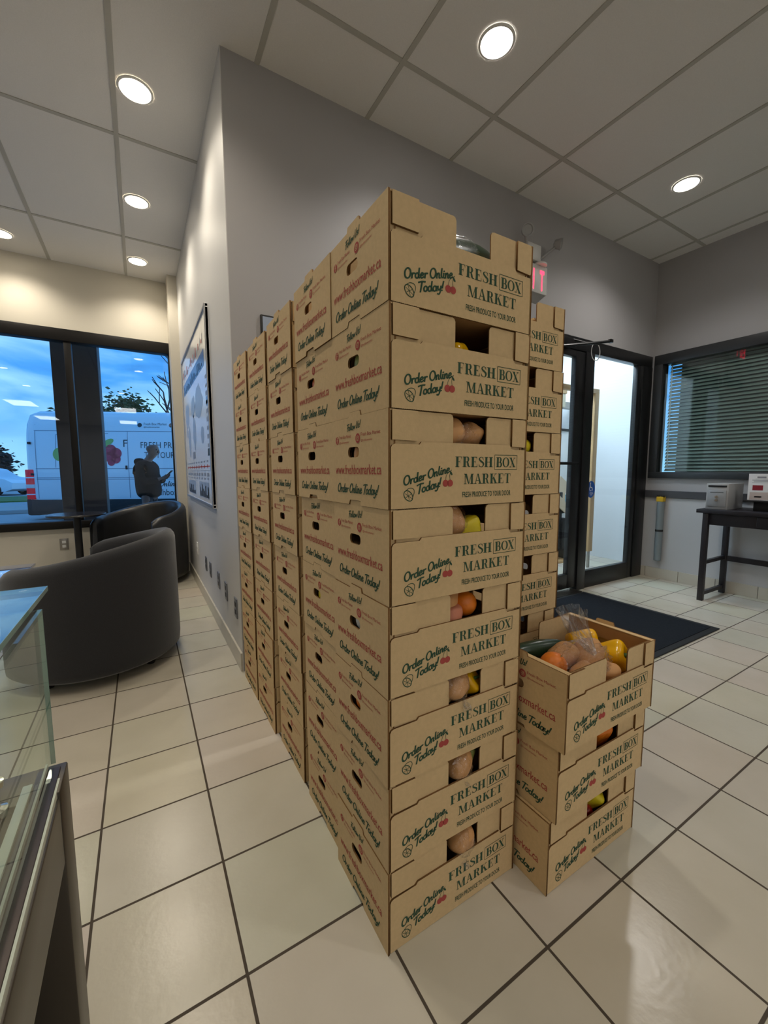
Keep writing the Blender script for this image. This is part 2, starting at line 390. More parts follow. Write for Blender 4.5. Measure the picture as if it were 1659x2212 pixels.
def flat_mesh(name, bm, mtx, off=.0006):
    for v in bm.verts: v.co.z = off
    me = bpy.data.meshes.new(name); bm.to_mesh(me); bm.free(); me.transform(mtx); return me

# ================================================================== THE ROOM
H = 3.151; WY = 2.271; WX = .436; RX = 4.545; NY = 5.226
LX, BY = -6.5, -11.6       # far sides of the room behind and left of the camera
bm = new(); box(bm, LX-.2, BY-.2, -.12, 8.0, NY+.25, 0); struct('floor', bm, TILE)
# ceiling: panels with the exposed grid of bars
bm = new(); box(bm, LX-.2, BY-.2, H, 8.0, NY+.25, H+.12)
x = -.0145-.6286*11
while x < RX+.3:
    box(bm, x-.0125, BY, H-.005, x+.0125, NY, H+.001, mi=1); x += .6286
y = 1.886-1.2572*11
while y < NY:
    box(bm, LX, y-.0125, H-.0045, RX+.3, y+.0125, H+.001, mi=1); y += 1.2572
struct('ceiling', bm, [CEIL, TBAR])
# wedge-shaped block behind the stacks: grey face at y=WY, pale face at x=WX; its return hides everything between
bm = new(); box(bm, WX+.004, WY, 0, 3.0, WY+.14, H); 
box(bm, 3.0, WY, 2.252, RX, WY+.14, H); struct('wall_grey', bm, GREY)
bm = new(); box(bm, WX, WY+.0005, 0, WX+.12, NY+.2, H); struct('wall_left', bm, PALE)
bm = new(); box(bm, .347, NY-.235, 0, WX-.0005, NY+.03, H); struct('wall_pilaster', bm, CREAM)
# window wall with one long opening
bm = new()
box(bm, LX, NY, 2.515, .43, NY+.14, H); box(bm, LX, NY, 0, .43, NY+.14, .535); box(bm, LX, NY, .535, -4.6, NY+.14, 2.515)
struct('wall_window', bm, CREAM)
# right wall with the blind window opening
bm = new(); RW0, RW1 = -.6, 2.244
box(bm, RX, BY, 2.252, RX+.14, WY+.14, H); box(bm, RX, BY, .87, RX+.14, WY+.14, 1.04)
box(bm, RX, BY, 1.04, RX+.14, RW0, 2.252); box(bm, RX, RW1, 1.04, RX+.14, WY+.14, 2.252)
box(bm, RX, BY, 0, RX+.14, WY+.14, .87, mi=1)
struct('wall_right', bm, [GREY, LOWGREY])
bm = new(); box(bm, RX-.016, -4, .834, RX+.001, WY-.001, .905, bev=.003); struct('trim_1', bm, mat('chair_rail_paint', lin(70, 70, 74), .45))
bm = new(); box(bm, LX-.14, BY, 0, LX, NY+.2, H); struct('wall_far_left', bm, PALE)
bm = new(); box(bm, LX, BY-.14, 0, RX+.14, BY, H); struct('wall_back', bm, PALE)
# skirting tiles
def skirting(name, axis, fixed, a, b, sgn, hgt=.105):
    bm = new(); p = a
    while p < b-.01:
        q = min(b, p+.3053)
        if axis == 'Y': box(bm, min(fixed, fixed+sgn*.010), p, .0005, max(fixed, fixed+sgn*.010), q-.0025, hgt)
        else: box(bm, p, min(fixed, fixed+sgn*.010), .0005, q-.0025, max(fixed, fixed+sgn*.010), hgt)
        p += .3073
    struct(name, bm, SKIRT)
skirting('baseboard_left', 'Y', WX, WY, NY-.24, -1)
skirting('baseboard_right', 'Y', RX, -3, WY, -1)
skirting('baseboard_window', 'X', NY, -4.0, .345, -1)
skirting('baseboard_grey', 'X', WY, WX+.02, 2.95, -1)

# ---- long window on the left
wf = bpy.data.objects.new('window_1', None); C.objects.link(wf); wf.location = (-2.1, NY, .53); tag(wf, kind='structure')
def P(o, name, bm, m): return link(name, bm, m, o)
def loc_box(o, *a, bev=0):
    l = o.location; return box(new(), a[0]-l.x, a[1]-l.y, a[2]-l.z, a[3]-l.x, a[4]-l.y, a[5]-l.z, bev=bev)
P(wf, 'window_head', loc_box(wf, -4.6, NY-.02, 2.40, .346, NY+.09, 2.515, bev=.004), BRONZE)
P(wf, 'window_sill', loc_box(wf, -4.6, NY-.055, .535, .346, NY+.09, .612, bev=.006), BRONZE)
for xm in (-.556, -1.95, -3.3): P(wf, 'mullion', loc_box(wf, xm-.030, NY-.01, .612, xm+.030, NY+.085, 2.40, bev=.003), BRONZE)
P(wf, 'window_jamb', loc_box(wf, .335, NY, .612, .3465, NY+.09, 2.40), BRONZE)
P(wf, 'window_jamb', loc_box(wf, -4.6, NY, .612, -4.55, NY+.09, 2.40), BRONZE)
for a, b in ((-.526, .335), (-1.92, -.586), (-3.27, -1.98), (-4.55, -3.33)):
    P(wf, 'glass_pane', loc_box(wf, a, NY+.045, .612, b, NY+.051, 2.40), GLASS)
    
# ---- glazed entrance door and sidelite in the grey wall
dr = bpy.data.objects.new('door_1', None); C.objects.link(dr); dr.location = (3.0, WY, 0); tag(dr, kind='structure')
Y0, Y1 = WY-.004, WY+.06
P(dr, 'door_frame_head', loc_box(dr, 2.36, Y0, 2.146, 4.53, Y1, 2.25, bev=.004), BLACKM)
P(dr, 'frame_jamb', loc_box(dr, 4.36, Y0-.003, 0, 4.533, Y1, 2.146, bev=.004), BLACKM)
P(dr, 'frame_post', loc_box(dr, 3.425, Y0-.006, 0, 3.546, Y1, 2.146, bev=.004), BLACKM)
P(dr, 'door_stile', loc_box(dr, 3.296, Y0+.005, .035, 3.422, Y1-.01, 2.14, bev=.004), BLACKM)
P(dr, 'door_rail', loc_box(dr, 2.45, Y0+.006, 2.088, 3.296, Y1-.011, 2.14, bev=.003), BLACKM)
P(dr, 'door_rail', loc_box(dr, 2.45, Y0+.006, .035, 3.296, Y1-.011, .167, bev=.003), BLACKM)
P(dr, 'door_stile', loc_box(dr, 2.37, Y0+.005, .035, 2.45, Y1-.01, 2.14, bev=.003), BLACKM)
P(dr, 'push_bar', tube(new(), [(2.44-3, -.022, 1.172), (3.34-3, -.022, 1.172)], .013), BLACKM)
P(dr, 'door_glass', loc_box(dr, 2.45, WY+.005, .167, 3.296, WY+.011, 2.088), DGLASS)
P(dr, 'sidelite_stile', loc_box(dr, 4.278, Y0+.006, 0, 4.36, Y1-.01, 2.146, bev=.003), BLACKM)
P(dr, 'sidelite_rail', loc_box(dr, 3.548, Y0+.006, 0, 4.278, Y1-.011, .165, bev=.003), BLACKM)
P(dr, 'sidelite_glass', loc_box(dr, 3.548, WY+.005, .165, 4.278, WY+.011, 2.146), DGLASS)
P(dr, 'threshold', loc_box(dr, 2.36, WY-.07, .0, 3.42, WY+.05, .012), STEEL)
# push-button sticker on the sidelite glass
bm = new(); disc(bm, 3.598, .935, .062, .078, 28, 0)
st = link('door_sticker', flat_mesh('door_sticker', bm, Matrix.Translation((0, WY+.0042, 0)) @ FRONT), mat('blue_sticker', lin(20, 84, 170), .4))
tag(st, 'round blue accessibility sticker on the sidelite glass beside the black door post', 'sticker')
bm = new(); stroke(bm, [(3.585,.985),(3.59,.955),(3.612,.95),(3.622,.925)], .008, I2); stroke(bm, [(3.583,.962),(3.574,.94),(3.585,.922),(3.604,.928)], .006, I2, smooth=4); disc(bm, 3.586, .993, .007)
for k, ww in enumerate((.05, .055, .03)): quad(bm, [(3.60-ww/2+.005, .905-k*.012), (3.60+ww/2+.005, .905-k*.012), (3.60+ww/2+.005, .909-k*.012), (3.60-ww/2+.005, .909-k*.012)])
link('wheelchair_symbol', flat_mesh('wheelchair_symbol', bm, Matrix.Translation((0, WY+.0038, 0)) @ FRONT), WHITEP, st)
# closer arm and the cord loop hanging over the post
cl = thing('door_closer', 'black door closer with long slanting arm above the glazed entrance door', 'door closer', (3.1, WY-.006, 2.14))
link('closer_body', box(new(), -.22, -.07, -.005, .08, -.0005, .06, bev=.006), BLACKM, cl)
link('closer_arm', tube(new(), [(-.15, -.06, -.03), (.12, -.14, .008), (.335, -.205, .043)], [.010, .012, .011], 8), BLACKM, cl)
link('closer_arm', tube(new(), [(.0, -.05, .055), (.15, -.10, .03), (.26, -.16, .02)], .009, 8), BLACKM, cl)
bm = new(); box(bm, .315, -.22, .030, .352, -.19, .058, bev=.004); link('arm_end', bm, BLACKM, cl)
lp = thing('cord_loop', 'white cord loop hanging from the closer arm above the door post', 'cord', (3.352, WY-.135, 2.172))
link('loop', tube(new(), [(.0+.060*math.sin(a), 0, -.068-.072*math.cos(a)) for a in [PI+2*PI*k/28 for k in range(29)]], .0035, 6, cap=False), WHITEP, lp)

# ---- window with closed blind in the right wall
wb = bpy.data.objects.new('window_2', None); C.objects.link(wb); wb.location = (RX, .9, 1.04); tag(wb, kind='structure')
for nm, a in (('window_frame', (RX-.03, RW0, 2.157, RX+.09, RW1, 2.252)), ('window_frame', (RX-.03, RW0, 1.03, RX+.09, RW1, 1.092)),
              ('window_frame', (RX-.0295, 2.165, 1.09, RX+.09, RW1+.001, 2.16)), ('window_frame', (RX-.0295, RW0, 1.09, RX+.09, RW0+.08, 2.16))):
    P(wb, nm, loc_box(wb, *a, bev=.004), DARKFR)
P(wb, 'glass_pane', loc_box(wb, RX+.004, RW0+.08, 1.092, RX+.010, 2.165, 2.157), thin_glass('blind_window_glass', tint=(.84, .90, .89), extra=.02))
bm = new(); z = 1.10
while z < 2.15:
    vs = [bm.verts.new((dx, yy, z+dz-1.04)) for dx, dz in ((.040, .0), (.050, .015), (.060, .0285)) for yy in (RW0+.085-.9, 2.125-.9)]
    bm.faces.new((vs[0], vs[1], vs[3], vs[2])); bm.faces.new((vs[2], vs[3], vs[5], vs[4])); z += .0335
bl = link('blind_slats', to_mesh('blind_slats', bm), mat('grey_blind_slat', lin(140, 150, 146), .5), wb)
link('tilt_wand', tube(new(), [(.02, 2.10-.9, 1.1), (.02, 2.095-.9, .5), (.02, 2.09-.9, .1)], .005, 6), WHITEP, wb)
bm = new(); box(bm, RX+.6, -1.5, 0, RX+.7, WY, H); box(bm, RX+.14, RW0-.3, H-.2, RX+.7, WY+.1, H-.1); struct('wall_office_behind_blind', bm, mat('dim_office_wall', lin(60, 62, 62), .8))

# ---- vestibule beyond the door
bm = new(); box(bm, 5.03, WY+.141, 0, 5.13, 4.4, 2.9); box(bm, 2.2, WY+.141, 0, 2.3, 4.4, 2.9); box(bm, 2.2, 4.4, 0, 5.13, 4.5, 2.9); box(bm, 2.2, WY+.141, 2.9, 5.13, 4.5, 3.0); box(bm, RX, WY+.141, 0, 5.03, WY+.16, 2.9)
struct('wall_vestibule', bm, mat('white_vestibule_paint', lin(226, 230, 233), .35))

# ================================================================== LIGHTS
LENS = mat('lamp_lens', (1, .93, .8), .5, emit=((1, .88, .68), 12))
LENSN = mat('lamp_lens_neutral', (1, .96, .9), .5, emit=((1, .95, .86), 14))
ring_me = lens_me = None
def downlight(x, y, label, warm=True, power=1.0):
    global ring_me, lens_me
    t = thing('recessed_downlight', label, 'ceiling light', (x, y, H), group='recessed ceiling downlights')
    if ring_me is None:
        bm = new(); prof = [(.074, -.004), (.075, -.008), (.081, -.008), (.086, -.004), (.086, -.001)]
        rings = [[bm.verts.new((r*math.cos(2*PI*k/36), r*math.sin(2*PI*k/36), z)) for k in range(36)] for r, z in prof]
        for a, b in zip(rings, rings[1:]):
            for k in range(36): bm.faces.new((a[k], a[(k+1) % 36], b[(k+1) % 36], b[k]))
        ring_me = to_mesh('trim_ring', bm); ring_me.materials.append(WHITEP)
        bm = new(); lathe(bm, [(.074, -.0055), (.05, -.0075), (.01, -.0085)], seg=32); lens_me = to_mesh('lens', bm); lens_me.materials.append(LENS)
    link('trim_ring', ring_me, WHITEP, t); lo = link('lens', lens_me, LENS, t)
    if not warm:
        lo.data = lens_me.copy(); lo.data.materials[0] = LENSN
    ld = bpy.data.lights.new('downlight_lamp', 'SPOT'); ld.energy = DOWN_W*power; ld.color = WARM if warm else NEUT
    ld.spot_size = math.radians(138); ld.spot_blend = .75; ld.shadow_soft_size = .055
    lo = bpy.data.objects.new('lamp', ld); C.objects.link(lo); lo.parent = t; lo.location = (0, 0, -.03)
    return t
downlight(1.575, 1.58, 'bright round downlight in the ceiling above the tall front box stack', False, 1.15)
downlight(3.473, 1.585, 'round ceiling downlight nearest the door and right wall', False, 1.15)
downlight(.088, 2.747, 'round downlight on the left, nearest the pale wall corner')
downlight(.088, 3.804, 'middle round downlight of the left ceiling row by the poster wall')
downlight(.089, 4.829, 'round downlight beside the window wall end of the poster wall')
downlight(-.921, 4.876, 'round downlight cut by the left edge, near the window wall')
for i, (x, y, wm) in enumerate([(.088, 1.69, 1), (.088, .63, 1), (-.92, 2.75, 1), (-2.8, 2.75, 1), (-2.8, 4.8, 1), (1.575, -.35, 0), (3.473, -.35, 0), (-2.2, -.35, 1), (1.575, -2.3, 0), (3.473, -2.3, 0), (-.3, -2.3, 1), (-2.2, -2.3, 1), (-4.6, 2.75, 1)]):  # unseen lamps: some carry on the visible rows, the others are added for fill
    downlight(x, y, 'unseen recessed downlight assumed in the ceiling rows for fill light, outside the photograph', bool(wm), .7 if -1 < y < .7 else .9)
tp = mat('troffer_diffuser', (.95, .97, 1), .5, emit=((.96, .98, 1), TROFFER))
for i, (x, y) in enumerate(((-2.9, -5.55), (-2.9, -9.45), (-.3, -5.75), (-.3, -9.65), (2.3, -5.75), (2.3, -9.65))):  # panels mirrored in the window, then an unseen pair added for ambient light
    t = thing('ceiling_troffer', 'flat white rectangular light panel in the rear ceiling, some mirrored in the window, some added', 'ceiling light', (x, y, H), group='rear ceiling light panels')
    bm = new(); box(bm, -.30, -.60, -.012, .30, .60, -.006); link('diffuser', bm, tp, t)
    bm = new()
    for a in ((-.314, -.614, -.30, .614), (.30, -.614, .314, .614), (-.30, -.614, .30, -.60), (-.30, .60, .30, .614)): box(bm, a[0], a[1], -.014, a[2], a[3], -.0055)
    link('frame', bm, WHITEP, t)
vt = thing('vestibule_fill_panel', 'added unseen light panel in the vestibule ceiling, standing in for daylight', 'ceiling light', (3.7, 3.35, 2.9))  # added panel, gives the cool daylight brightness beyond the door
link('diffuser', box(new(), -.6, -.6, -.02, .6, .6, -.006), mat('vestibule_fill_glow', (.9, .96, 1), .5, emit=((.70, .87, 1), VEST)), vt)
link('frame', box(new(), -.63, -.63, -.012, .63, .63, -.001), WHITEP, vt)

# ================================================================== BOXES
W, D, HB = .410, .275, .206
T = .0045
# --- part meshes (origin: front left bottom corner of the box)
def side_outline(hole=True):
    lp = teeth(0, .0925, 0)[:-1] + [(.0925, 0), (.098, .0115), (.1525, .0115), (.158, 0)] + teeth(.158, D, 0)[1:]
    lp += [(D, HB-.001)] + teeth(D, .156, HB-.001)[1:] + [(.1525, HB+.0095), (.149, HB+.0105), (.1015, HB+.0105), (.098, HB+.0095), (.0945, HB-.001)] + teeth(.0945, 0, HB-.001)[1:]
    return [lp] + ([rrect(.091, .112, .147, .136, .0105)[::-1]] if hole else [])
side_me = flat('side_panel', side_outline(), T); side_me.transform(Matrix.Translation((T, 0, 0)) @ SIDE(D))
iside_me = flat('inner_side', [[(.004, .004), (D-.004, .004), (D-.004, HB-.003), (.004, HB-.003)], rrect(.072, .088, .166, .162, .02)[::-1]], .003)
iside_me.transform(Matrix.Translation((.0195, 0, 0)) @ SIDE(D))
bm = new(); box(bm, T, .002, HB-.004, .0195, D-.002, HB-.0008); lip_me = to_mesh('folded_lip', bm, False)
rside_me = flat('side_panel', side_outline(), T); rside_me.transform(Matrix.Translation((W, 0, 0)) @ SIDE(D))
irside_me = flat('inner_side', [[(.004, .004), (D-.004, .004), (D-.004, HB-.003), (.004, HB-.003)], rrect(.072, .088, .166, .162, .02)[::-1]], .003)
irside_me.transform(Matrix.Translation((W-.0165, 0, 0)) @ SIDE(D))
bm = new(); box(bm, W-.0195, .002, HB-.004, W-T, D-.002, HB-.0008); rlip_me = to_mesh('folded_lip', bm, False)
fp = [(.007, .0008)] + teeth(.007, W-T-.001, .0005)[1:] + [(W-T-.001, .131), (.360, .131), (.356, .134), (.352, .1415), (.084, .1415), (.0785, .1355), (.017, .1355), (.0105, .133), (.0072, .127)]
front_me = flat('front_panel', [fp], T); front_me.transform(Matrix.Translation((0, T+.0012, 0)) @ FRONT)
def rc(x0, y0, x1, y1, r=.005): return rrect(x0, y0, x1, y1, r, 3)
il_me = flat('window_flap', [[(.008, .02), (.174, .02), (.174, .197), (.171, .203), (.166, .205)] + teeth(.166, .008, .2045)[1:]], .0035)
il_me.transform(Matrix.Translation((0, .009, 0)) @ FRONT)
ir_me = flat('window_flap', [[(.276, .02), (.398, .02)] + teeth(.398, .284, .2045) + [(.279, .203), (.276, .197)]], .0035)
ir_me.transform(Matrix.Translation((0, .009, 0)) @ FRONT)
cl_me = flat('corner_flap', [[(.0095, .1435), (.0725, .1425), (.0725, .2045), (.0095, .2045)]], .0055); cl_me.transform(Matrix.Translation((0, .0050, 0)) @ FRONT)
cr_me = flat('corner_flap', [[(.3575, .139), (W-.008, .137), (W-T-.001, .141), (W-T-.001, .199), (W-.010, .2045), (.3575, .2045)]], .0055); cr_me.transform(Matrix.Translation((0, .0050, 0)) @ FRONT)
def turned(me):      # the same panel on the back long side
    m2 = me.copy(); m2.transform(Matrix.Translation((W, D, 0)) @ Matrix.Rotation(PI, 4, 'Z')); return m2
bm = new(); box(bm, .005, .005, .0015, W-.005, D-.005, .005); base_me = to_mesh('base', bm, False)
for me in (side_me, rside_me, front_me, il_me, ir_me, cl_me, cr_me):
    me.materials.append(KRAFT); me.materials.append(KEDGE)
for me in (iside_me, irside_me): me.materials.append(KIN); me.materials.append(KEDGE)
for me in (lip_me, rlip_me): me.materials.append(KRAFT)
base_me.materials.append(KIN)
bfront, bil, bir, bcl, bcr = map(turned, (front_me, il_me, ir_me, cl_me, cr_me))
# --- printing: front
bm = new()
didone(bm, 'FRESH', .177, .294, .0885, .0235); didone(bm, 'BOX', .3055, .3735, .0885, .0235); didone(bm, 'MARKET', .203, .357, .0495, .0235)
for a in ((.3, .0825, .3785, .0838), (.3, .1168, .3785, .1181), (.3, .0825, .3012, .1181), (.3773, .0825, .3785, .1181)): quad(bm, [(a[0], a[1]), (a[2], a[1]), (a[2], a[3]), (a[0], a[3])])
sans(bm, 'FRESH PRODUCE TO YOUR DOOR', .2, .3575, .0195, .0130, 0, .012)
script(bm, 'Order Online', .037, .0490, .0185, .128, .220, 0, .17); script(bm, 'Today!', .072, .0310, .0185, .068, .225, 0, .17)
# lemon half
R = lambda p, cx, cy, a: (cx+p[0]*math.cos(a)-p[1]*math.sin(a), cy+p[0]*math.sin(a)+p[1]*math.cos(a))
la = -.75
stroke(bm, [R(p, .050, .0275, la) for p in ell(0, 0, .0130, .0090, 12)], .0020, I2, 0, True)
for k in range(6): stroke(bm, [R((0, 0), .050, .0275, la), R((.0105*math.cos(k*PI/3+.3), .007*math.sin(k*PI/3+.3)), .050, .0275, la)], .0011, I2, 0, smooth=1)
stroke(bm, [R(p, .050, .0275, la) for p in ((-.0125, 0), (-.010, .012), (-.002, .019), (.006, .016), (.0125, 0))], .0015, I2)
# cherries
disc(bm, .1500, .0525, .0082, .0078, mi=1); disc(bm, .1632, .0525, .0082, .0078, mi=1)
stroke(bm, [(.150, .060), (.154, .072), (.167, .082)], .0010, I2); stroke(bm, [(.163, .060), (.162, .071), (.167, .082)], .0010, I2)
disc(bm, .166, .0745, .0052, .0024, mi=0, ang=-.9)
fprint_me = flat_mesh('front_lettering', bm, Matrix.Translation((0, .0012, 0)) @ FRONT); fprint_me.materials.append(GREEN); fprint_me.materials.append(RED)
# --- printing: left end
bm = new()
script(bm, 'Order Online Today!', .029, .0290, .0205, .205, 0.0, 0, .15)
em = flat_mesh('slogan_lettering', bm, SIDE(D)); slog_me = em; bm = new()
sans(bm, 'www.freshboxmarket.ca', .020, .248, .0728, .0235, 1, .006)
web_me = flat_mesh('website_lettering', bm, SIDE(D)); bm = new(); script(bm, 'Follow Us!', .086, .174, .0150, .070, .08, 0, .15)
disc(bm, .031, .1555, .0092, mi=1); disc(bm, .1425, .1548, .0112, mi=1)
sans(bm, 'Fresh Box Market', .0435, .1085, .1585, .0082, 1); sans(bm, '@freshboxmarket', .0435, .0965, .1465, .0052, 1)
sans(bm, 'Fresh Box Market', .158, .2450, .1585, .0082, 1); sans(bm, '@freshboxmarket', .158, .210, .1465, .0052, 1)
sprint_me = flat_mesh('follow_lettering', bm, SIDE(D))
for q in (sprint_me, slog_me, web_me): q.materials.append(GREEN); q.materials.append(RED)
bm = new()
stroke(bm, [(.0345, .1605), (.0322, .1615), (.0312, .159), (.0312, .149)], .0021, I2); stroke(bm, [(.0285, .1558), (.0345, .1558)], .0018, I2)
icon2_me = flat_mesh('icon_logo', bm, SIDE(D), .0010); icon2_me.materials.append(KRAFT); bm = new()
stroke(bm, rrect(.1372, .1495, .1478, .1601, .003, 3), .0011, I2, 0, True, 1); stroke(bm, ell(.1425, .1548, .0027, .0027, 10), .0011, I2, 0, True, 2); disc(bm, .1455, .1578, .0008)
icon_me = flat_mesh('icon_logo', bm, SIDE(D), .0010); icon_me.materials.append(KRAFT)

PARTS = [('base', base_me), ('side_panel', side_me), ('side_panel', rside_me), ('front_panel', front_me), ('back_panel', bfront),
         ('window_flap', il_me), ('window_flap', ir_me), ('corner_flap', cl_me), ('corner_flap', cr_me),
         ('window_flap', bil), ('window_flap', bir), ('corner_flap', bcl), ('corner_flap', bcr)]
ORD = ['bottom', 'second', 'third', 'fourth', 'fifth', 'sixth', 'seventh', 'topmost']
def make_box(x, y, z, rz, label, group):
    t = thing('produce_box', label, 'cardboard box', (x, y, z), rz, group)
    for nm, me in PARTS:
        o = bpy.data.objects.new(nm, me); C.objects.link(o); o.parent = t
        if me is side_me:
            for n2, m2 in (('follow_lettering', sprint_me), ('website_lettering', web_me), ('slogan_lettering', slog_me), ('icon_logo', icon_me), ('icon_logo', icon2_me), ('inner_side', iside_me), ('folded_lip', lip_me)):
                q = bpy.data.objects.new(n2, m2); C.objects.link(q); q.parent = o
        if me is rside_me:
            for n2, m2 in (('inner_side', irside_me), ('folded_lip', rlip_me)):
                q = bpy.data.objects.new(n2, m2); C.objects.link(q); q.parent = o
        if me is front_me:
            q = bpy.data.objects.new('front_lettering', fprint_me); C.objects.link(q); q.parent = o
    return t
rnd = random.Random(3)
BOXPOS = {}
def stack(key, x0, y0, n, where, group, jit=.002, lean=(0, 0), offs=None):
    for i in range(n):
        dx, dy = (offs[i] if offs else (rnd.uniform(-jit, jit)*1.5+lean[0]*i, rnd.uniform(-jit, jit)+lean[1]*i))
        px, py, pz = x0+dx, y0+dy, i*HB
        nm = ORD[i] if n == 8 else ['bottom', 'middle', 'topmost'][i]
        lab = f'{nm} printed cardboard box of {where}' if nm in ('bottom', 'middle', 'topmost') else f'{nm} printed cardboard box up in {where}'
        make_box(px, py, pz, rnd.uniform(-.004, .004), lab, group); BOXPOS[key, i] = (px, py, pz)
stack('A', .431, .709, 8, 'the tall stack nearest the camera', 'boxes of the front stack', .0012, lean=(.0006, 0))
stack('B', .446, .983, 8, 'the stack right behind the front stack', 'boxes of the long wall of stacks', lean=(-.002, 0))
stack('C', .446, 1.308, 8, 'the third stack back of the long row', 'boxes of the long wall of stacks', lean=(-.002, 0))
stack('Dd', .436, 1.632, 8, 'the fourth stack back of the long row', 'boxes of the long wall of stacks')
stack('E', .432, 1.934, 8, 'the last stack by the grey wall', 'boxes of the long wall of stacks')
stack('R', .850, .913, 8, 'the tall stack behind the low stack', 'boxes of the stack behind the low stack', .004)
stack('L', .853, .610, 3, 'the low open stack of three', 'boxes of the low stack', offs=[(0, 0), (.012, -.010), (.006, -.030)])

# ================================================================== PRODUCE
ORANGE = mat('orange_peel', lin(226, 122, 30), .42, bump=(160, .35)); YELLOW = mat('yellow_pepper_skin', lin(236, 178, 12), .18, vary=(9, .12))
LEMON = mat('lemon_peel', lin(228, 206, 40), .4, bump=(140, .3)); TATER = mat('potato_skin', lin(206, 152, 96), .6, vary=(14, .3), bump=(60, .3))
PEACH = mat('pink_potato_skin', lin(206, 130, 100), .6, vary=(12, .2)); DKGREEN = mat('dark_green_skin', lin(38, 62, 42), .28, vary=(14, .4))
LIME = mat('pale_green_skin', lin(140, 148, 74), .45, vary=(16, .15)); ONION = mat('onion_skin', lin(200, 168, 110), .4, vary=(10, .2, (10, 10, 1)))
STEMG = mat('green_stem', lin(70, 110, 40), .5); REDV = mat('red_pepper_skin', lin(160, 26, 30), .2)
WHITEF = mat('white_paper', lin(225, 222, 214), .6)
def ball_prof(r, h, n=12): return [(max(.0005, r*math.sin(PI*k/n)), -h*math.cos(PI*k/n)) for k in range(n+1)]
def produce(kind, label, cat, loc, s=.04, rot=(0,0,0), group=None):
    bm = new()
    sd = random.random()*10
    if kind == 'pepper':
        prof = [(s*a, s*b) for a, b in ((.02, -1.15), (.5, -1.13), (.78, -.9), (.88, -.3), (1.0, .4), (.95, .85), (.6, 1.05), (.2, .92), (.02, .88))]
        pp = []
        for i in range(len(prof)-1):
            p0, p1, p2, p3 = prof[max(0, i-1)], prof[i], prof[i+1], prof[min(len(prof)-1, i+2)]
            for k in range(5):
                t = k/5; pp.append(tuple(max(.0004, .5*(2*b+(c-a)*t+(2*a-5*b+4*c-d)*t*t+(3*b-a-3*c+d)*t**3)) if j == 0 else .5*(2*b+(c-a)*t+(2*a-5*b+4*c-d)*t*t+(3*b-a-3*c+d)*t**3) for j, (a, b, c, d) in enumerate(zip(p0, p1, p2, p3))))
        lathe(bm, pp+[prof[-1]], seg=40, wob=lambda a, z: 1+.10*math.cos(4*a+sd)+.02*math.sin(2*a))
        o = link('bell_pepper', to_mesh('bell_pepper', bm), cat[1])
        st = new(); tube(st, [(0, 0, s*.86), (s*.05, 0, s*1.1), (s*.18, 0, s*1.35)], [s*.17, s*.11, s*.13], 8); link('stem', st, STEMG, o)
        tag(o, label, 'pepper', group)
    else:
        rz = {'orange': 1, 'lemon': 1.25, 'potato': 1.25, 'onion': .95, 'cucumber': 4.2, 'squash': 2.3, 'avocado': 1.2}[kind]
        lathe(bm, [(r, z) for r, z in ball_prof(s, s*rz, 14)], seg=24)
        for v in bm.verts:
            n = noise.noise(v.co*(1.2/s)+Vector((sd, sd, 0)))
            k = {'potato': .16, 'orange': .02, 'onion': .03, 'lemon': .03, 'cucumber': .03, 'squash': .04, 'avocado': .04}[kind]
            v.co *= 1+k*n
            if kind == 'lemon' and abs(v.co.z) > s*1.05: v.co.z *= 1.12
            if kind == 'onion' and v.co.z > s*.8: v.co.z *= 1.25
            if kind == 'squash': v.co.x += -.12*(v.co.z/(s*rz))**2*s*2
        o = link({'squash': 'green_squash'}.get(kind, kind), to_mesh(kind, bm), cat[1])
        tag(o, label, cat[0], group)
        if kind == 'orange':
            st = new(); lathe(st, [(s*.09, s*.97), (s*.07, s*1.01), (s*.01, s*1.01)], seg=8); link('stem_button', st, STEMG, o)
        if kind in ('cucumber', 'squash'):
            st = new(); lathe(st, [(s*.2, s*rz*.97), (s*.13, s*rz*1.06), (s*.02, s*rz*1.06)], seg=8); so = link('stem_end', st, STEMG, o)
            if kind == 'squash':
                so.location.x = -.24*s
    o.location = loc; o.rotation_euler = rot
    return o
def at(key, i, x, y, z):
    p = BOXPOS[key, i]; return (p[0]+x, p[1]+y, p[2]+z)
